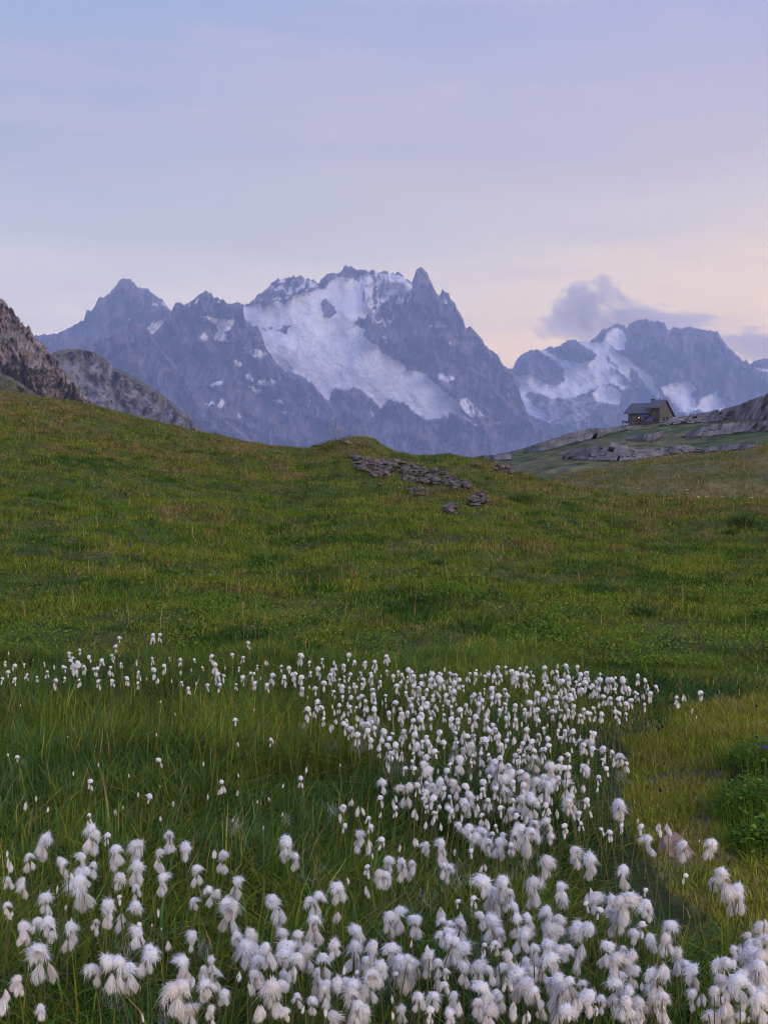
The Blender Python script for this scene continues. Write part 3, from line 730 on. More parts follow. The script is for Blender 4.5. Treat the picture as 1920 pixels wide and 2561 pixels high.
# ================================================================== hut
def box_bm(bm, c, s, rz=0.0):
    r = bmesh.ops.create_cube(bm, size=1.0)
    bmesh.ops.scale(bm, vec=s, verts=r['verts'])
    if rz: bmesh.ops.rotate(bm, cent=(0, 0, 0), matrix=Matrix.Rotation(rz, 3, 'Z'), verts=r['verts'])
    bmesh.ops.translate(bm, vec=c, verts=r['verts'])
    return r['verts']
def bm_obj(name, bm, m, parent):
    me = bpy.data.meshes.new(name); bmesh.ops.recalc_face_normals(bm, faces=bm.faces); bm.to_mesh(me); bm.free()
    me.materials.append(m)
    return link(bpy.data.objects.new(name, me), parent)
def part_box(name, c, s, m, parent):
    bm = bmesh.new(); box_bm(bm, c, s); return bm_obj(name, bm, m, parent)
def prism(name, prof, x0, x1, m, parent):
    """profile in (y, z) swept along x"""
    bm = bmesh.new()
    a = [bm.verts.new((x0, y, z)) for y, z in prof]; b = [bm.verts.new((x1, y, z)) for y, z in prof]
    n = len(prof)
    bm.faces.new(a); bm.faces.new(b[::-1])
    for k in range(n): bm.faces.new((a[k], a[(k + 1) % n], b[(k + 1) % n], b[k]))
    return bm_obj(name, bm, m, parent)
M['wood_dark'] = diffuse_mat('dark_shingle', base=(0.068, 0.056, 0.052), nscale=3.0, namp=0.5, bump=0.03)
M['board'] = diffuse_mat('weathered_board', base=(0.125, 0.11, 0.094), nscale=4.0, namp=0.4)
M['masonry'] = diffuse_mat('hut_masonry', base=(0.10, 0.088, 0.082), nscale=2.2, namp=0.5, bump=0.05)
M['roof'] = diffuse_mat('grey_roof_sheet', base=(0.085, 0.087, 0.105), nscale=1.2, namp=0.25, rough=0.7)
M['glass'] = diffuse_mat('window_glass', base=(0.02, 0.022, 0.028), rough=0.1, spec=0.5)
M['blue'] = diffuse_mat('blue_canvas', base=(0.045, 0.055, 0.13), rough=0.8)
M['red'] = diffuse_mat('red_paint', base=(0.10, 0.045, 0.042), rough=0.8)
M['cloth'] = diffuse_mat('dark_cloth', base=(0.035, 0.04, 0.075))
lm, t = mat('lamp_glow'); lo = N(t, 'ShaderNodeOutputMaterial'); le = N(t, 'ShaderNodeEmission'); le.inputs[0].default_value = (1, 0.55, 0.25, 1); le.inputs[1].default_value = 1.2
t.links.new(le.outputs[0], lo.inputs[0]); M['lamp'] = lm

TH = math.radians(40)
hb = PW(1626, 1058, 326.0)             # the joint of the two blocks on the front wall line
hut = empty('mountain_hut', (hb.x, hb.y, hb.z), -TH)
tag(hut, 'wooden mountain hut with grey pitched roofs on the rocky ridge', 'hut')
# low block
prism('wall', [(0, -2.4), (0, 2.75), (3.1, 4.75), (6.2, 2.75), (6.2, -2.4)], -6.1, 0.0, M['masonry'], hut)
# tall block; its right gable is boarded
prism('wall', [(-0.35, -2.0), (-0.35, 3.75), (2.5, 5.35), (6.1, 2.1), (6.1, -2.0)], 0.003, 2.5, M['wood_dark'], hut)
def roof_plane(name, x0, x1, ya, za, yb, zb, th, parent):
    bm = bmesh.new()
    vs = [(x0, ya, za), (x1, ya, za), (x1, yb, zb), (x0, yb, zb)]
    a = [bm.verts.new(v) for v in vs]; b = [bm.verts.new((v[0], v[1], v[2] + th)) for v in vs]
    bm.faces.new(a[::-1]); bm.faces.new(b)
    for k in range(4): bm.faces.new((a[k], a[(k + 1) % 4], b[(k + 1) % 4], b[k]))
    return bm_obj(name, bm, M['roof'], parent)
roof_plane('roof', -7.0, -0.02, -0.75, 2.30, 3.1, 4.80, 0.22, hut)
roof_plane('roof', -7.0, -0.02, 3.1, 4.80, 6.9, 2.34, 0.22, hut)
roof_plane('roof', -0.75, 3.0, -0.95, 3.47, 2.5, 5.42, 0.24, hut)
roof_plane('roof', -0.75, 3.0, 2.5, 5.42, 6.75, 1.58, 0.24, hut)
ch = part_box('chimney', (-1.1, 3.2, 5.05), (0.75, 0.8, 1.6), M['masonry'], hut)
part_box('chimney_cap', (-1.1, 3.2, 5.93), (1.0, 1.0, 0.12), M['roof'], ch)
part_box('antenna', (0.9, 3.2, 6.6), (0.05, 0.05, 3.2), M['roof'], hut)
# boards on the gable, upper and lower run
yb = -0.33; k = 0
while yb < 6.05:
    w_ = random.uniform(0.32, 0.52); y1_ = min(yb + w_, 6.08); ym = (yb + y1_) / 2
    top = 3.72 + (ym + 0.35) * (1.6 / 2.85) if ym < 2.5 else 5.35 - (ym - 2.5) * (3.25 / 3.6)
    top -= 0.22
    mid = 1.95 + random.uniform(-.05, .05)
    part_box('board', (2.53 + random.uniform(0, .02), ym, (mid - 2.0) / 2), (0.05, y1_ - yb - 0.05, mid + 2.0 - 0.04), M['board'], hut)
    if top > mid + 0.1:
        part_box('board', (2.55 + random.uniform(0, .02), ym, (mid + top) / 2), (0.05, y1_ - yb - 0.05, top - mid), M['board'], hut)
    yb = y1_
for yy in (1.6, 3.4):
    w_ = part_box('window', (2.60, yy, 1.0), (0.05, 0.75, 0.95), M['glass'], hut)
    part_box('frame', (2.61, yy, 1.51), (0.07, 0.9, 0.07), M['board'], w_)
for xx in (-4.6, -2.1):
    w_ = part_box('window', (xx, -0.03, 1.25), (0.8, 0.06, 0.9), M['glass'], hut)
    part_box('frame', (xx, -0.05, 0.77), (0.95, 0.1, 0.07), M['board'], w_)
part_box('window', (1.2, -0.38, 2.3), (0.7, 0.06, 0.7), M['glass'], hut)
d_ = part_box('door', (-3.2, -0.03, 0.6), (0.95, 0.06, 2.0), M['red'], hut)
part_box('handle', (-2.85, -0.09, 0.6), (0.06, 0.06, 0.15), M['roof'], d_)
part_box('lintel_beam', (-3.0, -0.1, 2.2), (6.0, 0.18, 0.2), M['wood_dark'], hut)
lampo = part_box('lamp', (-3.05, -0.20, 1.35), (0.22, 0.2, 0.24), M['lamp'], hut)
roof_plane('porch_roof', -2.6, -0.1, -1.6, 1.45, -0.02, 2.15, 0.1, hut).data.materials[0] = M['blue']
roof_plane('lean_to_roof', -0.4, 1.4, -1.9, 0.25, -0.37, 1.55, 0.1, hut).data.materials[0] = M['blue']
part_box('lean_to_wall', (0.5, -1.1, -0.5), (1.6, 1.4, 1.5), M['red'], hut)

bp = PW(1563.5, 1063, 325.0)
bench = empty('bench', (bp.x, bp.y, bp.z), -0.2); tag(bench, 'dark wooden bench outside the left end of the hut', 'bench')
part_box('seat', (0, 0, 0.45), (1.75, 0.42, 0.09), M['wood_dark'], bench)
part_box('backrest', (0, -0.24, 0.75), (1.75, 0.06, 0.35), M['wood_dark'], bench)
for sx in (-0.75, 0.75):
    part_box('leg', (sx, 0, 0.1), (0.1, 0.4, 0.62), M['wood_dark'], bench)

def person():
    pts = {'pel': (0, 0, 0.60, .15), 'sp': (0, 0.02, 0.85, .14), 'ch': (0.0, 0.03, 1.08, .17), 'nk': (-.02, 0.03, 1.25, .06), 'hd': (-.05, 0.02, 1.36, .10), 'tp': (-.05, 0.02, 1.47, .085),
           'lk': (-.46, -.1, .60, .085), 'lf': (-.5, -.1, .16, .05), 'rk': (-.46, .12, .60, .085), 'rf': (-.5, .12, .16, .05), 'lt': (-.66, -.1, .12, .035), 'rt': (-.66, .12, .12, .035),
           'ls': (0, -.2, 1.14, .065), 'le': (-.1, -.24, .88, .05), 'lh': (-.34, -.14, .74, .04), 'rs': (0, .24, 1.14, .065), 're': (-.1, .27, .88, .05), 'rh': (-.34, .17, .74, .04)}
    ed = [('pel', 'sp'), ('sp', 'ch'), ('ch', 'nk'), ('nk', 'hd'), ('hd', 'tp'), ('pel', 'lk'), ('lk', 'lf'), ('lf', 'lt'), ('pel', 'rk'), ('rk', 'rf'), ('rf', 'rt'), ('ch', 'ls'), ('ls', 'le'), ('le', 'lh'), ('ch', 'rs'), ('rs', 're'), ('re', 'rh')]
    names = list(pts)
    me = bpy.data.meshes.new('person')
    me.from_pydata([pts[n][:3] for n in names], [(names.index(a), names.index(b)) for a, b in ed], [])
    o = link(bpy.data.objects.new('person', me))
    sk = o.modifiers.new('skin', 'SKIN')
    for n, v in zip(names, me.skin_vertices[0].data):
        v.radius = (pts[n][3], pts[n][3])
    me.skin_vertices[0].data[0].use_root = True
    o.modifiers.new('sub', 'SUBSURF').render_levels = 1
    me.materials.append(M['cloth'])
    b = bench.matrix_basis @ Vector((0.62, 0.02, -0.03))
    o.location = b; o.rotation_euler = (0, 0, -0.2)
    tag(o, 'person in dark clothes sitting on the bench beside the hut', 'person')
person()

# ================================================================== clouds behind the right-hand peaks
def cloud_mat(name, dens, seed, nsc):
    m, t = mat(name)
    o = N(t, 'ShaderNodeOutputMaterial'); v = N(t, 'ShaderNodeVolumePrincipled')
    v.inputs['Color'].default_value = (0.90, 0.90, 0.95, 1)
    tcn = N(t, 'ShaderNodeTexCoord')
    ln = N(t, 'ShaderNodeVectorMath', operation='LENGTH'); t.links.new(tcn.outputs['Object'], ln.inputs[0])
    nz = N(t, 'ShaderNodeTexNoise', noise_dimensions='4D'); nz.inputs['W'].default_value = seed; nz.inputs['Scale'].default_value = nsc; nz.inputs['Detail'].default_value = 5; nz.inputs['Roughness'].default_value = 0.6
    t.links.new(tcn.outputs['Object'], nz.inputs['Vector'])
    a = N(t, 'ShaderNodeMath', operation='MULTIPLY_ADD'); a.inputs[1].default_value = 3.0; a.inputs[2].default_value = -1.5
    t.links.new(nz.outputs['Fac'], a.inputs[0])
    b = N(t, 'ShaderNodeMath', operation='SUBTRACT'); t.links.new(a.outputs[0], b.inputs[0]); t.links.new(ln.outputs['Value'], b.inputs[1])
    c = N(t, 'ShaderNodeMapRange'); c.interpolation_type = 'SMOOTHSTEP'; c.inputs['From Min'].default_value = -0.66; c.inputs['From Max'].default_value = -0.42; c.inputs['To Max'].default_value = dens
    t.links.new(b.outputs[0], c.inputs['Value']); t.links.new(c.outputs[0], v.inputs['Density'])
    t.links.new(v.outputs[0], o.inputs['Volume'])
    return m
def cloud(label, u, p, wpx, hpx, dens, seed, nsc=1.6, Y=15200., tilt=0.0):
    bm = bmesh.new(); bmesh.ops.create_icosphere(bm, subdivisions=2, radius=1.02)
    me = bpy.data.meshes.new('cloud'); bm.to_mesh(me); bm.free(); me.materials.append(cloud_mat('cloud_vapour', dens, seed, nsc))
    o = link(bpy.data.objects.new('cloud', me)); o.location = PW(u, p, Y)
    o.scale = (wpx * Y / F / 2, 420, hpx * Y / F / 2); o.rotation_euler = (0, tilt, 0)
    tag(o, label, 'cloud', 'clouds behind the right peaks')
cloud('tall grey cloud plume rising left of the right peaks', 1492, 772, 230, 205, 0.0058, 1.0, 1.5, tilt=0.55)
cloud('low grey cloud bank left behind the right snowy peak', 1430, 812, 260, 160, 0.0048, 4.0, 1.6)
cloud('long thin cloud bank above the right summit', 1660, 812, 500, 130, 0.0052, 7.0, 1.9, tilt=0.12)
cloud('grey cloud bank low at the right edge', 1890, 872, 340, 150, 0.0050, 9.0, 1.7)
cloud('faint small cloud wisp left of the leftmost peak', 215, 755, 90, 60, 0.0008, 12.0, 2.0)
print('hut', round(time.time() - T0, 1))

# ================================================================== ribbons (blades, fibres)
def ribbons(P, W, S):
    """P (n,k,3) centre lines, W (n,k) half widths, S (n,3) side directions -> verts, tris"""
    n, k, _ = P.shape
    L = P[:, :-1] - S[:, None] * W[:, :-1, None]; R = P[:, :-1] + S[:, None] * W[:, :-1, None]
    V = np.concatenate([np.stack([L, R], 2).reshape(n, 2 * (k - 1), 3), P[:, -1:]], 1)
    m = 2 * (k - 1) + 1
    tri = []
    for j in range(k - 2):
        a = 2 * j
        tri += [(a, a + 1, a + 3), (a, a + 3, a + 2)]
    tri.append((2 * (k - 2), 2 * (k - 2) + 1, m - 1))
    T = (np.arange(n)[:, None, None] * m + np.array(tri)[None]).reshape(-1, 3)
    return V.reshape(-1, 3), T, m
def blades(X, Y, Z, H, W, bend, phi, seg=4, side=None):
    n = len(X)
    t = np.linspace(0, 1, seg)[None, :]
    d = np.stack([np.cos(phi), np.sin(phi)], -1)
    P = np.empty((n, seg, 3))
    s = H[:, None] * bend[:, None] * t ** 1.8
    P[..., 0] = X[:, None] + d[:, :1] * s
    P[..., 1] = Y[:, None] + d[:, 1:] * s
    P[..., 2] = Z[:, None] + H[:, None] * (t - 0.42 * bend[:, None] * t ** 2.4) - 0.01
    wd = W[:, None] * (1 - 0.55 * t)
    a = phi + np.pi / 2 + rng.uniform(-0.9, 0.9, n)
    S = np.stack([np.cos(a), np.sin(a), np.zeros(n)], -1)
    return ribbons(P, wd, S)
def blades_lod(X, Y, Z, H, W, bend, phi, col, y_near, seg_near, seg_far):
    vs, ts, cs, off = [], [], [], 0
    for sel, seg in ((Y < y_near, seg_near), (Y >= y_near, seg_far)):
        if not sel.any(): continue
        bd = bend[sel] if seg > 2 else bend[sel] * 0.75
        V, T, m = blades(X[sel], Y[sel], Z[sel], H[sel], W[sel], bd, phi[sel], seg)
        vs.append(V); ts.append(T + off); cs.append(np.repeat(col[sel], m, 0)); off += len(V)
    return np.vstack(vs), np.vstack(ts), np.vstack(cs)
def jitter(c, n, a=0.22):
    return np.clip(c * (1 + rng.normal(0, a, (n, 1))) * (1 + rng.normal(0, 0.06, (n, 3))), 0.004, 1)
G_DARK = np.array([0.044, 0.098, 0.013]); G_MID = np.array([0.108, 0.178, 0.020]); G_YEL = np.array([0.215, 0.235, 0.024])
STRAW = np.array([0.36, 0.275, 0.105]); OCHRE = np.array([0.245, 0.185, 0.040]); BROWN = np.array([0.14, 0.088, 0.042])

# --- bog sedge
def path_near(X, Y):
    p = HZ + F * CH / Y
    return sstep(1740, 1840, p)
def bog_grass(n):
    Y = np.sqrt(rng.uniform(1.55 ** 2, 8.6 ** 2, n)); X = (rng.uniform(-90, 2010, n) - U0) / F * Y
    X = np.where(Y < 2.4, X * 1.1, X)
    edge = 7.9 + 0.7 * fbm(X * 0.9, X * 0 + 4, 3)
    keep = (Y < edge) & (~path_mask(X, Y) | (rng.random(n) < 0.0))
    u = U0 + F * X / Y; p = HZ + F * CH / Y
    right = sstep(1330, 1560, u) * sstep(2520, 2330, p)            # thin, short sedge towards the path
    keep &= rng.random(n) > 0.84 * right * path_near(X, Y)
    X, Y, u, p, right = X[keep], Y[keep], u[keep], p[keep], right[keep]
    n = len(X)
    cl = fbm(X * 2.3, Y * 2.3, 3)
    H = (0.185 + 0.07 * cl + rng.normal(0, 0.04, n)).clip(0.06, 0.34) * (1 - 0.72 * right)
    H *= 1 - 0.35 * sstep(6.3, 8.2, Y)
    phi = 3.4 * fbm(X * 1.3 + 7, Y * 1.3, 3) + rng.normal(0, 1.25, n) + 0.4
    bend = np.abs(rng.normal(0.75, 0.38, n)).clip(0.08, 1.5)
    W = rng.uniform(0.0010, 0.0022, n) * (1 + 0.06 * Y)
    broad = rng.random(n) < 0.16
    W = np.where(broad, W * 1.7, W); bend = np.where(broad, bend * 1.2, bend).clip(0, 1.6)
    k = rng.random(n); mixn = 0.5 + 0.8 * fbm(X * 0.8, Y * 0.8 + 11, 3)
    warmth = np.clip(0.20 + 0.5 * (mixn - 0.5) + 0.12 * right + 0.22 * np.exp(-(((u - 800) / 260) ** 2 + ((p - 1900) / 160) ** 2)), 0, 1)
    c = G_DARK + (G_MID - G_DARK) * np.clip(mixn, 0, 1)[:, None]
    c = np.where((rng.random(n) < 0.28)[:, None], np.array([0.055, 0.110, 0.034]), c)
    c = np.where(broad[:, None], c * 1.35 + np.array([0.012, 0.02, 0.018]), c)
    c = np.where((k < warmth * 0.75)[:, None], G_YEL, c)
    c = np.where((k > 0.955)[:, None], STRAW, c)
    c = np.where(((k > 0.90) & (k < 0.955 - 0.02 * (1 - right)))[:, None], np.where((rng.random(n) < 0.5)[:, None], OCHRE, BROWN * 1.2), c)
    V, T, c = blades_lod(X, Y, near_z(X, Y), H, W, bend, phi, jitter(c, n), 4.4, 4, 3)
    o = obj_np('bog_sedge', V, T, M['grass'], None, c)
    return tag(o, 'tall dark green sedge of the bog', 'grass', None, 'stuff')
bog_grass(185000)

# --- mossy short grass on the path and its straw-coloured far end
def path_grass(n):
    Y = np.sqrt(rng.uniform(2.6 ** 2, 8.2 ** 2, n)); X = (rng.uniform(1450, 2020, n) - U0) / F * Y
    keep = path_mask(X, Y) & (fbm(X * 3.5, Y * 3.5, 4) > -0.75 + 0.5 * rng.random(n))
    X, Y = X[keep], Y[keep]; n = len(X); u = U0 + F * X / Y; p = HZ + F * CH / Y
    far = sstep(1960, 1840, p)
    H = (0.022 + 0.012 * fbm(X * 6, Y * 6, 2) + rng.exponential(0.012, n)).clip(0.01, 0.09) + far * rng.uniform(0.0, 0.05, n)
    V, T, m = blades(X, Y, near_z(X, Y), H, rng.uniform(0.0012, 0.0024, n), rng.uniform(0.2, 0.9, n), rng.uniform(0, 6.28, n), 3)
    k = rng.random(n) + 0.35 * fbm(X * 4, Y * 4, 3)
    c = np.where((k < 0.58)[:, None], G_YEL * 1.2, np.where((k < 0.66)[:, None], G_MID, np.where((k < 0.9)[:, None], OCHRE, STRAW)))
    o = obj_np('path_grass', V, T, M['grass'], None, np.repeat(jitter(c, n), m, 0))
    return tag(o, 'short mossy yellow-green grass on the path', 'grass', None, 'stuff')
path_grass(110000)

# --- meadow turf
def meadow(n):
    Y = rng.uniform(7.0, 46, n) ** 1.0
    Y = 7.0 + (Y - 7.0) * (0.55 + 0.45 * rng.random(n))
    u = rng.uniform(-130, 2050, n); X = (u - U0) / F * Y
    yc = np.interp(u, CDIST[:, 0], CDIST[:, 1])
    cl = fbm(X * 1.3, Y * 1.0, 4, 0.6); cl2 = fbm(X * 0.35 + 60, Y * 0.28, 3)
    cl3 = fbm(X * 4.2, Y * 3.2 + 5, 2)
    keep = (Y < yc + 2.5) & (rng.random(n) < np.clip(0.82 + 0.4 * cl + 0.45 * cl3, 0.40, 1)) & (Y > 7.5 + 0.6 * fbm(X * 0.9, X * 0 + 4, 3))
    pr = near_row(X, Y)
    for q in ROCKPOLY: keep &= ~(inside(u, pr, q) & (rng.random(len(u)) < 0.5))
    X, Y, u, cl, cl2 = X[keep], Y[keep], u[keep], cl[keep], cl2[keep]; n = len(X)
    d = patches(X, Y)
    H = (0.034 + 0.030 * cl + 0.018 * cl2 + 0.020 * d + rng.exponential(0.010, n)).clip(0.010, 0.18)
    tall = rng.random(n) < 0.003 + 0.012 * d * sstep(20, 34, Y)
    H = np.where(tall, H + rng.uniform(0.06, 0.20, n), H)
    W = (0.0020 + 0.00016 * Y) * rng.uniform(0.7, 1.5, n)
    W = np.where(tall, W * 0.55, W)
    bend = rng.uniform(0.2, 1.5, n); bend = np.where(tall, 0.15, bend)
    k = np.clip(0.5 + 0.62 * fbm(X * 2.4 + 13, Y * 1.5, 3) + 0.35 * fbm(X * 0.8, Y * 0.5 + 90, 3) + rng.normal(0, 0.16, n), 0, 1)   # plants of a kind grow together
    g = np.clip(0.55 + 1.1 * fbm(X * 1.1 + 31, Y * 0.7, 4), 0, 1)[:, None]
    c = G_MID * 1.2 * (1 - g) + (G_YEL * 1.08) * g
    dk = sstep(0.05, 0.5, fbm(X * 0.55 + 71, Y * 0.34 + 5, 4))
    c = np.where((k < 0.20 * (1 - d) + 0.34 * dk)[:, None], G_DARK * 1.15, c)
    dry = k > 1 - np.clip(d * 0.95, 0, 0.9)
    kk = rng.random(n)[:, None]
    c = np.where(dry[:, None], np.where(kk < 0.45, OCHRE, np.where(kk < 0.75, STRAW, BROWN)), c)
    c = np.where(tall[:, None], STRAW * 0.9, c)
    V, T, c = blades_lod(X, Y, near_z(X, Y), H, W, bend, rng.uniform(0, 6.28, n), jitter(c, n, 0.25), 12.5, 3, 2)
    o = obj_np('meadow_turf', V, T, M['grass'], None, c)
    return tag(o, 'short green and ochre turf of the alpine meadow', 'grass', None, 'stuff')
meadow(480000)
def mound_grass(n):
    Y = rng.uniform(42, 69, n); u = rng.uniform(1180, 2020, n); X = (u - U0) / F * Y
    cl = fbm(X * 0.6, Y * 0.5 + 3, 4)
    keep = rng.random(n) < 0.6 + cl
    X, Y, cl = X[keep], Y[keep], cl[keep]; n = len(X)
    H = (0.10 + 0.10 * cl + rng.exponential(0.03, n)).clip(0.03, 0.4)
    V, T, m = blades(X, Y, mound_z(X, Y), H, rng.uniform(0.006, 0.014, n), rng.uniform(0.1, 0.9, n), rng.uniform(0, 6.28, n), 2)
    d = mound_dry(X, Y); k = rng.random(n)[:, None]
    c = np.where(k < d[:, None] * 0.85, np.where(rng.random((n, 1)) < 0.55, OCHRE, np.where(rng.random((n, 1)) < .5, STRAW, BROWN)), G_MID * 0.8)
    o = obj_np('mound_turf', V, T, M['grass'], None, np.repeat(jitter(c, n), m, 0))
    return tag(o, 'ochre and olive turf of the mound behind', 'grass', None, 'stuff')
mound_grass(60000)

# --- small tufts that break up the turf
def tufts(nc, per):
    Y = 7.8 + 32 * rng.random(nc) ** 1.3; u = rng.uniform(-60, 1980, nc); X = (u - U0) / F * Y
    ok = Y < np.interp(u, CDIST[:, 0], CDIST[:, 1]) + 0.5
    X, Y = X[ok], Y[ok]; nc = len(X)
    d = patches(X, Y); k = rng.random(nc)
    c = np.where((k < 0.46)[:, None], G_DARK * 0.9, np.where((k < 0.62)[:, None], G_MID * 1.3, np.where((k < 0.76)[:, None], G_YEL, np.where((k < 0.90)[:, None], OCHRE, BROWN))))
    s = rng.uniform(0.03, 0.15, nc) * (1 + 0.02 * Y); h = rng.uniform(0.035, 0.10, nc) * (1 + 0.012 * Y)
    n = nc * per; a = rng.uniform(0, 6.28, n); q = np.sqrt(rng.random(n)) * np.repeat(s, per)
    bx = np.repeat(X, per) + q * np.cos(a); by = np.repeat(Y, per) + q * np.sin(a) * 1.3
    V, T, m = blades(bx, by, near_z(bx, by), np.repeat(h, per) * rng.uniform(0.5, 1.2, n), np.repeat(0.0014 + 0.00012 * Y, per) * rng.uniform(0.7, 1.4, n), rng.uniform(0.3, 1.0, n), a, 2)
    o = obj_np('meadow_tufts', V, T, M['grass'], None, np.repeat(jitter(np.repeat(c, per, 0), n, 0.18), m, 0))
    return tag(o, 'small green and brown grass tufts dotting the meadow', 'grass', None, 'stuff')
tufts(6000, 20)

# --- small round leaves covering parts of the turf
def leaves(name, label, X, Y, zf, size, lift, cols):
    n = len(X); a = rng.uniform(0, 6.28, n); tx = rng.normal(0, .35, n); ty = rng.normal(-.25, .35, n)
    k = 6; th = np.linspace(0, 2 * np.pi, k, endpoint=False)
    r = size[:, None] * np.array([1, .8, .75, 1, .75, .8])[None]
    lx = r * np.cos(th + a[:, None]); ly = r * np.sin(th + a[:, None])
    V = np.stack([X[:, None] + lx, Y[:, None] + ly, (zf(X, Y) + lift)[:, None] + tx[:, None] * lx + ty[:, None] * -ly], -1).reshape(-1, 3)
    base = np.arange(n)[:, None, None] * k
    T = (base + np.array([(0, 1, 2), (0, 2, 3), (0, 3, 4), (0, 4, 5)])[None]).reshape(-1, 3)
    o = obj_np(name, V, T, M['grass'], None, np.repeat(cols, k, 0))
    return o
n = 190000
Y = 7.6 + 26 * rng.random(n) ** 1.6; u = rng.uniform(-100, 2020, n); X = (u - U0) / F * Y
p = near_row(X, Y)
dens = 1.0 * np.exp(-(((u - 1700) / 360) ** 2 + ((p - 1600) / 90) ** 2)) + 0.7 * np.exp(-(((u - 330) / 420) ** 2 + ((p - 1590) / 70) ** 2)) + 0.35 * np.exp(-(((u - 1100) / 500) ** 2 + ((p - 1600) / 60) ** 2)) + 0.22 * sstep(1150, 1350, p)
keep = rng.random(n) < dens * (0.5 + 1.4 * fbm(X * 1.2, Y * 0.9, 3))
X, Y = X[keep], Y[keep]
cc = jitter(np.where(rng.random((len(X), 1)) < 0.6, np.array([[0.095, 0.185, 0.022]]), np.array([[0.185, 0.225, 0.026]])), len(X))
tag(leaves('ground_leaves', '', X, Y, near_z, rng.uniform(0.004, 0.0085, len(X)) * (0.8 + 0.03 * Y), rng.uniform(0.03, 0.085, len(X)), cc), 'low round green leaves carpeting the turf', 'leaves', None, 'stuff')
print('grass', round(time.time() - T0, 1))

# --- tussocks one can pick out
def tussock(label, u, p, wpx, hpx, col, n=240, y1=50):
    Yc = column_hit(near_z, u, p, 7.2, y1)
    if Yc is None: return
    Xc = (u - U0) / F * Yc; r = wpx / 2 * Yc / F; h = hpx * Yc / F
    a = rng.uniform(0, 6.28, n); q = r * 0.75 * np.sqrt(rng.random(n))
    X = q * np.cos(a); Y = q * np.sin(a)
    H = h * rng.uniform(0.35, 1.15, n) * (1 - 0.55 * (q / r) ** 2)
    V, T, m = blades(X, Y, near_z(X + Xc, Y + Yc) - float(near_z(Xc, Yc)), H, rng.uniform(0.5, 1.0, n) * (0.002 + 0.00014 * Yc), rng.uniform(0.1, 0.8, n), a + rng.normal(0, .5, n), 4)
    o = obj_np('grass_tussock', V, T, M['grass'], None, np.repeat(jitter(np.where(rng.random((n, 1)) < 0.45, col, np.where(rng.random((n, 1)) < 0.75, col * 1.7, OCHRE * 0.8)), n, 0.25), m, 0))
    o.location = (Xc, Yc, float(near_z(Xc, Yc)))
    tag(o, label, 'grass tussock')
tussock('bright green round tussock alone on the left slope', 172, 1278, 56, 30, np.array([0.075, 0.135, 0.025]), 320)
tussock('dark green tussock at the right edge of the slope', 1852, 1312, 80, 46, np.array([0.032, 0.075, 0.022]), 360)
tussock('small tussock just left below the dark right-edge tussock', 1830, 1332, 50, 22, np.array([0.045, 0.09, 0.025]), 160)
tussock('bushy tussock on top of the knoll, left of its rock', 822, 1122, 74, 20, np.array([0.085, 0.085, 0.028]), 320)
tussock('brown grass cap on the very top of the knoll', 905, 1116, 84, 15, np.array([0.100, 0.080, 0.030]), 320)
tussock('dark tussock in mid meadow right of centre', 1088, 1412, 50, 22, np.array([0.030, 0.066, 0.020]), 220)
tussock('dark tussock low in the centre above the cotton grass', 1045, 1508, 62, 40, np.array([0.028, 0.062, 0.020]), 260)
tussock('dark green tussock low right above the cotton grass', 1605, 1540, 84, 44, np.array([0.036, 0.080, 0.024]), 320)
tussock('broad dark tussock right of the centre one', 1235, 1490, 70, 24, np.array([0.036, 0.070, 0.024]), 240)
tussock('small bright tussock in the middle of the slope', 643, 1308, 30, 16, np.array([0.065, 0.120, 0.025]), 140)
tussock('dark tussock at the left bog edge near centre', 636, 1604, 60, 38, np.array([0.024, 0.056, 0.018]), 240)
tussock('green grass bank right below the boulder clusters', 1300, 1258, 100, 40, np.array([0.045, 0.088, 0.024]), 420)

# tall seed stalks standing up along the crest
def stalks(n):
    u = np.concatenate([rng.normal(850, 22, 26), rng.uniform(400, 1300, 60), rng.uniform(1350, 1900, 150), rng.uniform(100, 900, 90)])
    n = len(u)
    t_ = np.concatenate([rng.uniform(0.95, 1.0, 26), rng.uniform(0.9, 1.0, 60), rng.uniform(0.75, 1.0, 150), rng.uniform(0.4, 0.95, 90)])
    Y = np.interp(u, CDIST[:, 0], CDIST[:, 1]) * t_; X = (u - U0) / F * Y
    H = np.concatenate([rng.uniform(.35, .75, 26), rng.uniform(.12, .35, 60), rng.uniform(.12, .32, 150), rng.uniform(.1, .22, 90)])
    V, T, m = blades(X, Y, near_z(X, Y), H, np.full(n, 0.0028), rng.uniform(0.02, 0.25, n), rng.uniform(0, 6.28, n), 4)
    V2, T2, m2 = blades(X, Y, near_z(X, Y) + H * 0.86, H * 0.16 + 0.02, np.full(n, 0.008), np.full(n, 0.05), rng.uniform(0, 6.28, n), 3)
    c = np.concatenate([np.repeat(jitter(np.tile(STRAW * 0.8, (n, 1)), n), m, 0), np.repeat(jitter(np.tile([0.22, 0.17, 0.10], (n, 1)), n), m2, 0)])
    tag(obj_np('seed_stalks', np.vstack([V, V2]), np.vstack([T, T2 + len(V)]), M['grass'], None, c), 'thin dry grass seed stalks along the crest', 'grass', None, 'stuff')
stalks(0)

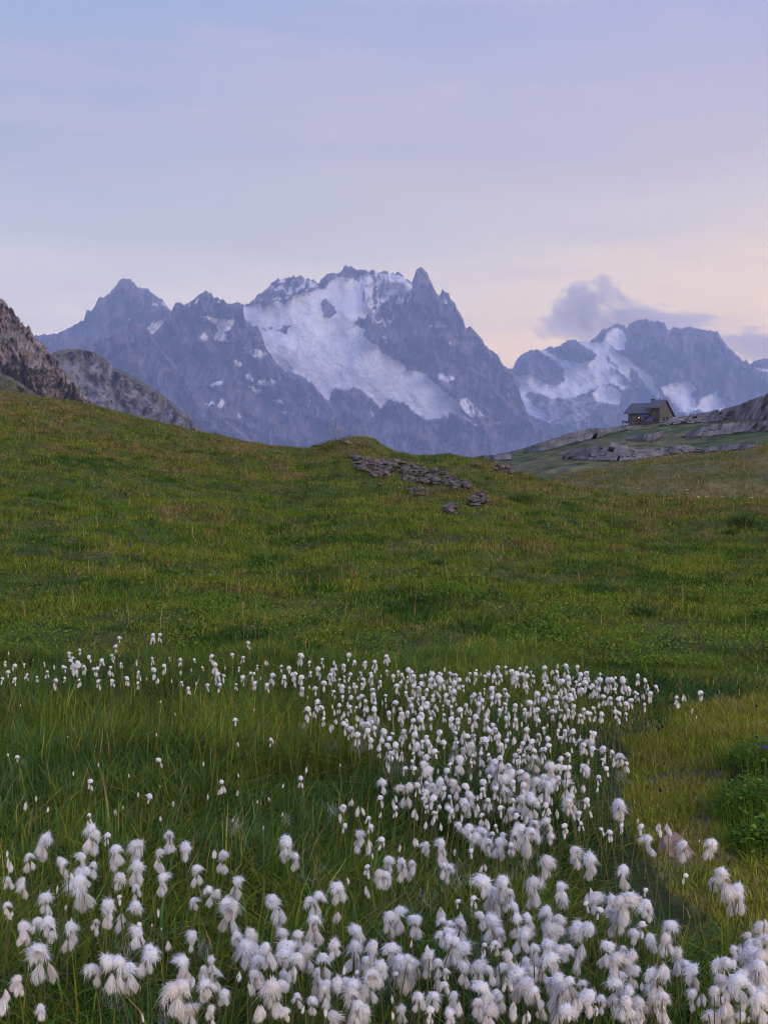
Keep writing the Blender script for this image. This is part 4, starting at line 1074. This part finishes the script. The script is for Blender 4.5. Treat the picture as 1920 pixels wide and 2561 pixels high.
# small flowers
def ball_mesh(name, m, sx=1, sz=1):
    bm = bmesh.new(); bmesh.ops.create_icosphere(bm, subdivisions=1, radius=0.5); bmesh.ops.scale(bm, vec=(sx, sx, sz), verts=bm.verts)
    r = random.Random(5)
    for v in bm.verts: v.co *= r.uniform(0.8, 1.15)
    me = bpy.data.meshes.new(name); bm.to_mesh(me); bm.free(); me.materials.append(m); return me
def stalk_mesh():
    bm = bmesh.new(); bmesh.ops.create_cone(bm, cap_ends=False, segments=5, radius1=0.03, radius2=0.02, depth=1.0)
    bmesh.ops.translate(bm, vec=(0, 0, 0.5), verts=bm.verts)
    me = bpy.data.meshes.new('stalk'); bm.to_mesh(me); bm.free(); me.materials.append(M['stem']); return me
def petal_mesh():
    bm = bmesh.new()
    for k in range(5):
        a = k * 2 * math.pi / 5
        f = lambda r, b, z: bm.verts.new((r * math.cos(a + b), r * math.sin(a + b), z))
        bm.faces.new((f(0.05, 0, 0), f(0.35, -.45, .12), f(0.55, 0, .22), f(0.35, .45, .12)))
    me = bpy.data.meshes.new('petals'); bm.to_mesh(me); bm.free(); me.materials.append(M['petal']); return me
ME_STALK, ME_PETAL, ME_BURN, ME_CREAM = stalk_mesh(), petal_mesh(), ball_mesh('head', M['burnet'], 0.75, 1.1), ball_mesh('umbel', M['cream'], 1.0, 0.5)
def flower(name, label, cat, group, u, p, size, h, head, hname, y0=3.0, y1=52):
    Y = column_hit(lambda X, Y: near_z(X, Y) + h, u, p, y0, y1)
    if Y is None: return
    X = (u - U0) / F * Y
    r = empty(name, (X, Y, float(near_z(X, Y))), random.uniform(0, 6)); tag(r, label, cat, group)
    s = link(bpy.data.objects.new('stalk', ME_STALK), r); s.scale = (0.045, 0.045, h)
    b = link(bpy.data.objects.new(hname, head), r); b.location = (0, 0, h); b.scale = (size,) * 3; b.rotation_euler = (random.uniform(-.6, .6), random.uniform(-.6, .6), 0)
ORDW = ['first', 'second', 'third', 'fourth', 'fifth', 'sixth', 'seventh', 'eighth', 'ninth', 'tenth', 'eleventh', 'twelfth', 'thirteenth', 'fourteenth']
for kf, (zx, zy) in enumerate(sorted([(525, 400), (590, 440), (610, 468), (630, 490), (322, 505), (475, 478), (510, 490), (560, 527), (565, 565), (600, 575), (665, 525), (637, 462), (680, 388), (310, 670)])):
    flower('bellflower', f'tiny violet flower in the turf of the left slope, {ORDW[kf]} from left', 'flower', 'violet flowers on the left slope', .579 * zx, 1060 + .579 * zy, 0.045, 0.12, ME_PETAL, 'petals')
flower('bellflower', 'violet flower above the leafy plants at the right edge', 'flower', None, 1912, 1876, 0.04, 0.22, ME_PETAL, 'petals')
flower('bellflower', 'violet flower beside the dark tussock in the centre', 'flower', None, 980, 1474, 0.04, 0.1, ME_PETAL, 'petals')
for kf, (zx, zy) in enumerate([(820, 600), (845, 598), (912, 605), (1110, 632), (1185, 612), (1190, 632), (1255, 655), (1300, 650), (1390, 652), (1560, 655)]):
    flower('umbel_flower', f'pale cream flower head on the far right grass crest, {ORDW[kf]} from left', 'flower', 'cream flowers on the right crest', 1200 + .4343 * zx, 960 + .4343 * zy, 0.062, 0.22, ME_CREAM, 'umbel')
for kf, (zx, zy) in enumerate(sorted([(320, 480), (345, 485), (375, 468), (1305, 260), (1310, 70), (1125, 80), (355, 1100), (1305, 580)])):
    flower('burnet_flower', f'tiny dark burnet head above the dry grass by the path, {ORDW[kf]} from left', 'flower', 'burnet heads by the path', 1560 + .2532 * zx, 1700 + .2532 * zy, 0.013, 0.13, ME_BURN, 'head', 3.0)

# --- leafy plants at the right edge
def leafy(label, u, p, r, h, n):
    Yc = F * CH / (p - HZ); Xc = (u - U0) / F * Yc
    root = empty('leafy_plant', (Xc, Yc, float(near_z(Xc, Yc)))); tag(root, label, 'plant', 'leafy plants at the right edge')
    a = rng.uniform(0, 6.28, n); q = np.sqrt(rng.random(n)); X = r * q * np.cos(a); Y = r * q * np.sin(a)
    zz = h * (1 - 0.9 * q ** 2) * rng.uniform(0.35, 1.3, n) * (1 + 0.35 * fbm(X * 9 + u, Y * 9, 2))
    c = np.where(rng.random((n, 1)) < 0.7, np.array([[0.080, 0.175, 0.024]]), np.array([[0.160, 0.235, 0.028]]))
    k = 6; L = rng.uniform(0.009, 0.026, n); th = rng.uniform(0, 6.28, n); up = rng.uniform(-0.3, 0.7, n)
    lx = np.array([0, .35, .7, 1, .7, .35]); ly = np.array([0, .26, .24, 0, -.24, -.26]); lz = np.array([0, .06, .02, -.12, .02, .06])
    px = L[:, None] * lx; py = L[:, None] * ly
    V = np.stack([X[:, None] + px * np.cos(th)[:, None] - py * np.sin(th)[:, None], Y[:, None] + px * np.sin(th)[:, None] + py * np.cos(th)[:, None], zz[:, None] + L[:, None] * lz + px * up[:, None]], -1).reshape(-1, 3)
    T = (np.arange(n)[:, None, None] * k + np.array([(0, 1, 5), (1, 2, 5), (2, 4, 5), (2, 3, 4)])[None]).reshape(-1, 3)
    lo_ = obj_np('leaves', V, T, M['grass'], root, np.repeat(jitter(c, n), k, 0)); lo_['kind'] = 'stuff'
    m_ = 420; a = rng.uniform(0, 6.28, m_); q = r * 1.25 * np.sqrt(rng.random(m_))
    V, T, mm = blades(q * np.cos(a), q * np.sin(a), np.zeros(m_), rng.uniform(.6, 1.15, m_) * h, np.full(m_, .0018), rng.uniform(.1, .5, m_), a, 4)
    so = obj_np('stems', V, T, M['grass'], root, np.repeat(jitter(np.tile(G_MID, (m_, 1)), m_), mm, 0)); so['kind'] = 'stuff'
leafy('uppermost leafy green plant at the right edge by the path', 1912, 1965, 0.15, 0.10, 700)
leafy('broad leafy green plant at the right edge below the violet flower', 1910, 2060, 0.17, 0.12, 1000)
leafy('lowest leafy green plant at the right edge, nearest the stone', 1918, 2135, 0.12, 0.075, 560)
print('plants', round(time.time() - T0, 1))
# ================================================================== cotton grass
def tuft_np(seed, kind, nf, wscale=1.0, core=True, seg=5):
    """kind 'hang': a drooping seed tuft, apex at the origin, unit length, hanging down.
       kind 'puff': a wind-blown dome of fibres round the origin, about one unit wide."""
    r = np.random.default_rng(seed)
    n = nf
    phi = r.uniform(0, 2 * np.pi, n); lay = np.sqrt(r.uniform(0.02, 1.0, n)); ln = r.uniform(0.72, 1.12, n)
    t = np.linspace(0, 1, seg)[None, :]
    if kind == 'hang':
        fat = r.uniform(0.19, 0.27)
        prof = lambda q: (q ** 0.8) * np.sqrt(np.clip(1 - q ** 4.5, 0.05, 1)) * 1.12
        rad = fat * lay[:, None] * prof(t) * (1 + r.normal(0, .13, (n, 1)))
        stray = (r.random(n) < 0.22)[:, None]
        rad = rad + stray * t ** 2 * r.uniform(0.04, 0.26, (n, 1))
        sw = r.normal(0, 0.25, n)[:, None] * t ** 2
        ax = r.normal(0, 0.05, 2)
        P = np.stack([rad * np.cos(phi[:, None] + sw) + ax[0] * t, rad * np.sin(phi[:, None] + sw) + ax[1] * t, -t * ln[:, None] * (1 - 0.08 * lay[:, None])], -1)
    else:
        el = np.arcsin(r.uniform(-0.55, 1.0, n))
        lump = 1 + 0.28 * np.sin(2.0 * phi + seed) * np.cos(el) + 0.20 * np.sin(3.1 * phi + 2.7 * el + seed * 1.3)
        L = r.uniform(0.32, 0.46, n) * lump * np.where(r.random(n) < 0.16, r.uniform(1.1, 1.5, n), 1.0)
        rr = L[:, None] * t; drop = 0.34 * t ** 2.2 * (1.25 - np.sin(el)[:, None])
        sw = (r.normal(0, 0.5, n) + 0.25)[:, None] * t ** 2
        P = np.stack([rr * np.cos(el)[:, None] * np.cos(phi[:, None] + sw) * 1.15, rr * np.cos(el)[:, None] * np.sin(phi[:, None] + sw) * 1.15, rr * np.sin(el)[:, None] * 0.95 - drop * L[:, None] * 1.6 + 0.04], -1)
    W = np.repeat(np.interp(np.linspace(0, 1, seg), [0, .3, .8, 1], [0.010, 0.011, 0.007, 0.002])[None], n, 0) * wscale * r.uniform(.7, 1.3, (n, 1))
    a = r.uniform(0, 2 * np.pi, n); S = np.stack([np.cos(a), np.sin(a), r.normal(0, .25, n)], -1); S /= np.linalg.norm(S, axis=1)[:, None]
    V, T, m = ribbons(P, W, S)
    tt = np.repeat(np.append(np.repeat(np.linspace(0, 1, seg)[:-1], 2), 1.0)[None], n, 0).reshape(-1)[:, None]
    if kind == 'hang':
        C = np.array([0.60, 0.48, 0.38]) * (1 - sstep(0, .35, tt)) + np.array([0.89, 0.87, 0.845]) * sstep(0, .35, tt)
    else:
        C = np.array([0.66, 0.60, 0.55]) * (1 - sstep(0, .45, tt)) + np.array([0.94, 0.935, 0.935]) * sstep(0, .45, tt)
    C = C * np.repeat(r.uniform(0.9, 1.06, n), m)[:, None]
    if core:
        nu, nv = (9, 7) if seg > 3 else (7, 5)
        vv = np.linspace(0.03, 0.93, nv); uu = np.linspace(0, 2 * np.pi, nu, endpoint=False)
        if kind == 'hang':
            R_ = fat * 0.78 * prof(vv)
            cv = np.stack([np.outer(R_, np.cos(uu)), np.outer(R_, np.sin(uu)), np.repeat(-vv[:, None] * 0.93, nu, 1)], -1)
            cv = cv + np.stack([ax[0] * vv, ax[1] * vv, 0 * vv], -1)[:, None]
            cc = np.array([0.84, 0.81, 0.78])
        else:
            e = np.linspace(-0.8, 1.45, nv)
            R_ = 0.34 * np.cos(e)
            cv = np.stack([np.outer(R_, np.cos(uu)), np.outer(R_, np.sin(uu)), np.repeat((0.30 * np.sin(e) + 0.0)[:, None], nu, 1)], -1)
            cc = np.array([0.88, 0.87, 0.865])
        cv = cv * (1 + r.normal(0, .06, cv.shape))
        ii = np.arange(nu * nv).reshape(nv, nu); nx = np.roll(ii, -1, 1)
        tr = np.concatenate([np.stack([ii[:-1], nx[:-1], nx[1:]], -1).reshape(-1, 3), np.stack([ii[:-1], nx[1:], ii[1:]], -1).reshape(-1, 3)])
        T = np.vstack([T, tr + len(V)]); V = np.vstack([V, cv.reshape(-1, 3)]); C = np.vstack([C, np.tile(cc, (nu * nv, 1))])
    return V, T, C
HANG = [mesh_np('cotton_tuft', *tuft_np(500 + k, 'hang', 300)[:2], M['cotton'], tuft_np(500 + k, 'hang', 300)[2]) for k in range(7)]
PUFF = [mesh_np('cotton_puff', *tuft_np(600 + k, 'puff', 760)[:2], M['cotton'], tuft_np(600 + k, 'puff', 760)[2]) for k in range(8)]
LHANG = [tuft_np(700 + k, 'hang', 30, 2.6, True, 3) for k in range(5)]
LPUFF = [tuft_np(800 + k, 'puff', 46, 2.6, True, 3) for k in range(5)]
def stem_np(seed):
    r = np.random.default_rng(seed); k = 7; t = np.linspace(0, 1, k)
    cx = 0.10 * r.normal() * (t ** 2 - t); cy = 0.10 * r.normal() * (t ** 2 - t)
    ang = np.linspace(0, 2 * np.pi, 5, endpoint=False); V = []
    for j in range(k):
        w = 0.0042 - 0.0018 * t[j]
        V += [(cx[j] + w * math.cos(b), cy[j] + w * math.sin(b), t[j]) for b in ang]
    ii = np.arange(5 * k).reshape(k, 5); nx = np.roll(ii, -1, 1)
    return np.array(V), np.stack([ii[:-1], nx[:-1], nx[1:], ii[1:]], -1).reshape(-1, 4)
STEMS = [mesh_np('stem', *stem_np(900 + k), M['stem'], None, True) for k in range(6)]
def bract_mesh():
    bm = bmesh.new()
    for k in range(3):
        a = k * 2.1
        c, s = math.cos(a), math.sin(a)
        v = [bm.verts.new((c * x - s * y, s * x + c * y, z)) for x, y, z in ((0, .06, -.05), (0, -.06, -.05), (.22, -.05, .22), (.34, 0, .5), (.22, .05, .22))]
        bm.faces.new(v)
    me = bpy.data.meshes.new('bract'); bm.to_mesh(me); bm.free(); me.materials.append(M['bract']); return me
ME_BRACT = bract_mesh()

S_ = .579
Z3 = "182,100,130 130,160,100 35,130,50 38,255,90 100,285,95 33,365,80 395,70,130 350,160,100 463,65,70 500,130,120 590,120,110 590,210,120 590,290,80 685,150,110 735,70,110 800,120,100 850,210,100 700,255,100 360,290,150 200,340,110 290,370,50 215,390,50 470,390,120 525,420,90 585,370,100 415,440,80 105,470,110 300,480,140 195,600,200 75,690,110 15,760,110 180,815,90 600,500,150 630,590,130 410,670,130 500,650,200 560,650,150 730,530,80 795,620,130 830,500,80 835,350,80 920,320,120 1020,270,110 990,380,150 925,130,60 960,150,110 930,670,110 970,750,90 770,760,180 910,820,100 610,840,70 1060,560,150 1110,620,130 1100,680,130 1220,580,140 1200,370,140 1360,360,140 1350,440,140 1465,300,130 1455,410,80 1330,570,130 1390,600,130 1500,250,50 1585,200,70 1580,290,70 1640,230,110 1235,100,110 1275,160,100 1590,100,70 1600,25,60 1490,20,60 1140,20,40 1540,480,140 1530,560,150 1620,560,140 1640,640,120 1180,740,180 1120,830,100 1230,830,100 1280,760,80 1320,810,70 1370,700,120 1455,710,110 1400,820,70 1540,760,180 1590,700,150 1580,830,120 660,440,30 700,460,30"
Z4 = "10,240,90 60,400,130 20,420,120 135,440,110 80,190,110 120,190,100 180,110,80 250,110,130 265,210,90 365,35,90 480,20,60 510,60,80 560,70,110 610,60,130 375,130,60 240,15,50 245,385,80 430,270,130 430,195,60 510,350,100 545,310,90 470,400,80 685,190,130 720,70,80 825,140,120 890,180,130 940,35,60 975,50,70 780,20,70 850,10,60 1025,20,60 1035,220,110 1105,25,70 1150,90,90 1185,20,60 1225,25,70 1290,110,110 1365,75,30 1400,110,110 1300,240,70 1420,270,110 1480,260,150 1520,330,150 760,290,90 770,340,120 700,400,120 720,480,130 870,360,80 930,390,80 860,490,160 1030,360,170 1000,420,130 1130,300,60 1135,370,110 1110,450,70 1080,490,90 1150,520,110 1240,460,110 1215,520,120 570,430,110 590,500,130 500,480,90 540,600,130 260,500,110 340,560,120 430,540,80 125,520,50 35,560,120 100,640,180 185,650,90 235,620,110 190,540,60 700,540,110 740,600,150 680,620,110 790,560,120 610,620,100 590,720,190 640,650,100 960,560,130 1010,610,160 1070,600,150 990,650,100 1260,590,150 1330,660,140 1300,620,100 1180,690,170 1160,750,120 1200,780,150 1330,750,90 1170,820,70 410,640,130 430,730,160 500,760,120 400,790,110 210,770,130 200,820,80 300,760,110 330,800,90 40,760,60 80,820,90 30,830,60 760,740,200 720,700,100 830,790,110 680,800,100 780,820,120 935,770,90 915,810,70 1040,790,140 1060,740,90 1010,820,90 1370,770,80 1510,560,90 1510,610,70 1570,500,110 1620,470,120 1640,540,130 1570,620,170 1620,650,170 1590,740,100 1480,720,90 1500,680,80 1440,790,110 1400,830,70 1470,800,90 1580,850,60 1640,840,60 1640,430,60 615,840,80 560,800,90"
Z1 = "35,130,30 65,190,50 35,215,50 15,245,50 145,158,15 300,135,40 315,170,60 345,118,35 325,195,70 365,195,50 415,205,50 480,198,50 205,215,45 280,240,30 485,255,45 515,70,40 500,105,40 490,145,40 660,60,60 690,55,50 660,155,40 780,165,50 840,160,30 710,190,50 665,210,60 785,215,40 600,220,50 635,240,30 745,248,30 550,245,50 875,195,30 930,190,60 965,235,50 940,230,60 815,290,50 850,260,30 1003,140,40 1075,92,40 1090,225,50 1175,235,60 1297,150,80 1215,190,35 1250,200,60 1270,230,60 1300,245,60 1340,220,40 1375,205,60 1440,215,60 1465,250,40 1505,145,50 1530,170,40 1510,285,40 1605,235,60 1640,260,50 1015,425,50 1025,522,35 1172,508,40 1100,375,25 690,605,65 885,607,40 960,700,70 390,690,60 315,650,35 75,585,45 35,570,30 295,490,18 500,820,50 650,760,60 600,740,40 530,795,25 1030,735,40 1160,760,35 1300,680,60 1325,630,40 750,780,45 120,790,60 160,755,40 210,805,40 385,840,60 695,845,40 430,610,30 900,745,35 1225,700,30 1115,770,30 1520,770,50 1555,810,70 1470,820,80 1590,850,50 1370,350,60 1440,385,50 1510,370,60 1555,330,60 1580,345,60"
Z2 = "695,205,75 745,220,60 848,230,55 1095,235,50 1130,255,50 1175,280,45 1030,265,80 1265,330,60 1295,320,45 1367,310,55 1335,380,50 1350,405,25 1125,360,50 1045,360,70 910,410,40 975,335,60 970,260,70 925,265,70 1000,610,60 1045,615,60 960,640,60 1015,800,110 1025,855,60 1100,855,40 790,790,90 860,715,50 595,780,120 485,650,110 610,680,90 720,640,90 690,720,110 840,830,60 885,825,50 95,730,110 170,770,60 185,800,50 860,540,80 900,555,70 750,470,50 765,500,40 670,490,60 850,490,30 380,665,50 375,610,50 340,560,90 90,640,70 30,570,60 470,450,70 690,340,70 640,360,70 750,185,40 10,150,60 130,240,70 210,230,70 245,260,80 395,230,60 440,235,60 475,240,60 560,230,80 610,240,70 870,270,70 900,290,80 770,270,80 740,330,60 450,780,80 530,740,90 360,790,90 290,820,80 240,700,90 310,710,90 430,700,80 420,840,70 640,800,110 700,800,80 740,830,70 810,830,60 210,770,80 270,650,70 560,700,80 650,600,90"
PL = []
for txt, ox, oy in ((Z3, 0, 2060), (Z4, 960, 2060), (Z1, 0, 1560), (Z2, 960, 1560)):
    for q in txt.split():
        x, y, h = map(float, q.split(','))
        PL.append((ox + S_ * x, oy + S_ * y, S_ * h))
FIELD = [(700, 1672), (860, 1690), (1000, 1678), (1160, 1672), (1440, 1672), (1540, 1700), (1640, 1725), (1600, 1790), (1480, 1800), (1490, 1860), (1570, 1905), (1500, 1960), (1480, 2040), (1330, 2120), (1170, 2120), (1060, 2030), (1000, 1930), (900, 1850), (770, 1800), (760, 1740)]
have = np.array([(a, b) for a, b, c in PL])
rr_ = random.Random(21)
tries = 0; added = 0
while added < 370 and tries < 20000:
    tries += 1
    a, b = rr_.uniform(700, 1640), rr_.uniform(1665, 2120)
    if not inside(np.array([a]), np.array([b]), FIELD)[0]: continue
    if noise2(a / 60., b / 34.) < -0.22: continue
    md = 13 + 11 * (b - 1665) / 450
    if (((have[:, 0] - a) ** 2 + ((have[:, 1] - b) * 1.25) ** 2) < md * md).any(): continue
    h = (26 + 26 * (b - 1665) / 450) * rr_.uniform(0.55, 1.3)
    PL.append((a, b, h)); have = np.vstack([have, (a, b)]); added += 1
# more heads crowding the front
FRONT = [([(1120, 2250), (1330, 2200), (1560, 2260), (1600, 2400), (1700, 2561), (1100, 2561), (1060, 2400)], 46, 62), ([(560, 2330), (1080, 2350), (1080, 2561), (400, 2561)], 30, 60), ([(1800, 2440), (1860, 2330), (1920, 2280), (1920, 2561), (1760, 2561)], 16, 64), ([(0, 2150), (420, 2140), (420, 2330), (0, 2400)], 16, 50), ([(0, 1650), (560, 1645), (980, 1660), (980, 1720), (560, 1720), (0, 1710)], 40, 26), ([(960, 1950), (1080, 2060), (1180, 2150), (900, 2200), (860, 2100)], 14, 44)]
for poly, cnt, sz in FRONT:
    xs_ = [q[0] for q in poly]; ys_ = [q[1] for q in poly]; k = 0; tries = 0
    while k < cnt and tries < 4000:
        tries += 1
        a, b = rr_.uniform(min(xs_), max(xs_)), rr_.uniform(min(ys_), max(ys_))
        if not inside(np.array([a]), np.array([b]), poly)[0] or (((have[:, 0] - a) ** 2 + (have[:, 1] - b) ** 2) < 24 ** 2).any(): continue
        PL.append((a, b, sz * rr_.uniform(0.6, 1.35))); have = np.vstack([have, (a, b)]); k += 1
# lone heads in the sedge at the left
for _ in range(26):
    a, b = rr_.uniform(0, 900), rr_.uniform(1690, 2070)
    if (((have[:, 0] - a) ** 2 + (have[:, 1] - b) ** 2) < 40 ** 2).any(): continue
    PL.append((a, b, rr_.uniform(10, 20))); have = np.vstack([have, (a, b)])
PL.sort(key=lambda q: -q[2])
N_IND = 300
ORD = ['first', 'second', 'third', 'fourth', 'fifth', 'sixth', 'seventh', 'eighth', 'ninth', 'tenth', 'eleventh', 'twelfth', 'thirteenth', 'fourteenth', 'fifteenth', 'sixteenth']
NUM = {0: 'no', 1: 'one', 2: 'two', 3: 'three', 4: 'four', 5: 'five'}
plants = []
sv, stt, scol, off = [], [], [], 0
svs, sts, offs = [], [], 0
def rotm(rx, ry, rz):
    return (Matrix.Rotation(rz, 3, 'Z') @ Matrix.Rotation(ry, 3, 'Y') @ Matrix.Rotation(rx, 3, 'X'))
for idx, (u, p, hp) in enumerate(PL):
    hh = rr_.uniform(0.20, 0.265) if p > 1700 else rr_.uniform(0.19, 0.24)
    Y = F * (CH - hh) / (p - HZ); X = (u - U0) / F * Y
    H = (0.82 if p > 2150 else 0.80) * hp * Y / F                                    # height of the whole head in metres
    gz = float(near_z(X, Y)); node = Vector((X, Y, hh + 0.10 * H))
    lean = Vector((rr_.gauss(0, 0.03), rr_.gauss(0, 0.03), 0))
    base = Vector((X, Y, 0)) - lean; base.z = float(near_z(base.x, base.y))
    if H > 0.055: nh, npf = rr_.choice((2, 3, 4, 5)), rr_.choice((1, 2, 2))
    elif H > 0.036: nh, npf = rr_.choice((1, 2, 3, 4)), rr_.choice((1, 1, 1, 1, 2))
    elif H > 0.024: nh, npf = rr_.choice((1, 2, 3)), rr_.choice((0, 1, 1))
    else: nh, npf = 1, 0
    comp = []
    a0 = rr_.uniform(0, 6.28)
    for k in range(nh):
        L = (0.60 if npf else 0.85) * H * rr_.uniform(0.85, 1.12)
        az = a0 + k * 6.28 / nh + rr_.uniform(-.5, .5); tl = rr_.uniform(0.03, 0.30) if nh > 1 else rr_.uniform(0, .2)
        fall = rr_.uniform(-0.12, 0.34) * H if nh > 1 else 0
        o_ = Vector((math.cos(az) * 0.09 * H, math.sin(az) * 0.09 * H, -fall + rr_.uniform(-.05, .08) * H + (0.0 if npf else 0.35 * H)))
        comp.append(('h', o_, (0, -tl, az), (L * rr_.uniform(0.95, 1.25), L * rr_.uniform(0.95, 1.25), L)))
    for k in range(npf):
        w = H * rr_.uniform(0.54, 0.84) * (1.0 if npf == 1 else 0.88)
        az = rr_.uniform(0, 6.28)
        o_ = Vector((math.cos(az) * (0.05 + 0.16 * (npf - 1)) * H, math.sin(az) * (0.05 + 0.16 * (npf - 1)) * H, rr_.uniform(0.10, 0.2) * H + 0.14 * H * k * rr_.uniform(0.3, 1.2)))
        comp.append(('p', o_, (rr_.uniform(-.8, .8), rr_.uniform(-.8, .8), az), (w * rr_.uniform(.8, 1.15), w * rr_.uniform(.75, 1.1), w * rr_.uniform(0.7, 1.1))))
    if idx < N_IND:
        root = empty('cotton_grass_plant', base)
        plants.append((root, u, p, hp, nh, npf))
        d = node - base
        st = link(bpy.data.objects.new('stem', rr_.choice(STEMS)), root)
        st.rotation_euler = d.to_track_quat('Z', 'Y').to_euler(); st.scale = (0.45, 0.45, d.length)
        br = link(bpy.data.objects.new('bract', ME_BRACT), root); br.location = d + Vector((0, 0, 0.02 * H)); br.scale = (0.24 * H + .004,) * 3; br.rotation_euler = (0, 0, rr_.uniform(0, 6))
        for kd, o_, r_, s_ in comp:
            me = rr_.choice(HANG if kd == 'h' else PUFF)
            c_ = link(bpy.data.objects.new('cotton_tuft' if kd == 'h' else 'cotton_puff', me), root)
            c_.location = d + o_; c_.rotation_euler = r_; c_.scale = s_
    else:
        for kd, o_, r_, s_ in comp:
            V, T, C = rr_.choice(LHANG if kd == 'h' else LPUFF)
            R = np.array(rotm(*r_))
            sv.append((V * np.array(s_)) @ R.T + np.array(node + o_)); stt.append(T + off); scol.append(C); off += len(V)
        V, Fq = stem_np(900 + idx % 6)
        d = node - base; R = np.array(d.to_track_quat('Z', 'Y').to_matrix())
        svs.append((V * np.array([0.45, 0.45, d.length])) @ R.T + np.array(base)); sts.append(Fq + offs); offs += len(V)
fld = empty('cotton_grass_field', (0, 6, 0)); tag(fld, 'the many small white cotton grass heads further back', 'cotton grass', None, 'stuff')
fo = obj_np('heads', np.vstack(sv) - np.array([0, 6, 0]), np.vstack(stt), M['cotton'], fld, np.vstack(scol)); fo['kind'] = 'stuff'
fo = obj_np('stems', np.vstack(svs) - np.array([0, 6, 0]), np.vstack(sts), M['stem'], fld, None, True); fo['kind'] = 'stuff'

# labels: what the head looks like, then where it stands
def zone(u, p):
    if p > 2440: row = 'at the bottom edge'
    elif p > 2330: row = 'in the second row up'
    elif p > 2220: row = 'in the third row up'
    elif p > 2110: row = 'level with the pink stone'
    elif p > 1950: row = 'in mid bog'
    elif p > 1780: row = 'in the back bog'
    else: row = 'at the far bog edge'
    c = ['far left', 'left', 'left of centre', 'centre', 'right of centre', 'right', 'far right'][min(6, max(0, int(u / 1920 * 7)))]
    return row + ', ' + c
bykey = {}
for q in plants:
    root, u, p, hp, nh, npf = q
    look = ('double' if npf == 2 else 'fluffy' if npf == 1 else 'drooping') + ' cotton head of ' + NUM[nh] + (' tuft' if nh == 1 else ' tufts')
    bykey.setdefault((look, zone(u, p)), []).append(q)
for (look, zn), L in bykey.items():
    L.sort(key=lambda q: q[1])
    for k, q in enumerate(L):
        tag(q[0], f"{look} {zn}" if len(L) == 1 else f"{ORD[min(k, 15)]} {look} {zn}", 'cotton grass', 'cotton grass in the bog')

# loose threads of cotton caught in the sedge
def wisps(n):
    P, W, S = [], [], []
    r = np.random.default_rng(77)
    for k in range(n):
        u = r.uniform(0, 1920) if r.random() < 0.6 else r.normal(1150, 250); p = r.uniform(1720, 2540)
        Y = F * (CH - 0.17) / (p - HZ); X = (u - U0) / F * Y
        if path_mask(np.array([X]), np.array([Y]))[0]: continue
        m = int(r.integers(18, 46)); sz = r.uniform(0.012, 0.03)
        c = np.array([X, Y, r.uniform(0.13, 0.22)])
        d = r.normal(0, 1, (m, 3)); d /= np.linalg.norm(d, axis=1)[:, None]
        t = np.linspace(-1, 1, 5)[None, :, None]
        e = r.normal(0, .6, (m, 1, 3))
        P.append(c + (d[:, None] * t + e * (t ** 2 - .4)) * sz * r.uniform(.4, 1.2, (m, 1, 1)) + r.normal(0, sz * .5, (m, 1, 3)))
        W.append(np.full((m, 5), 0.00010)); S.append(np.tile([1., 0, 0], (m, 1)))
    V, T, m = ribbons(np.concatenate(P), np.concatenate(W), np.concatenate(S))
    tag(obj_np('cotton_wisps', V, T, M['cotton'], None, np.tile([0.84, 0.83, 0.84], (len(V), 1))), 'loose white cotton threads caught in the sedge', 'cotton threads', None, 'stuff')
wisps(45)
print('cotton', len(PL), round(time.time() - T0, 1))
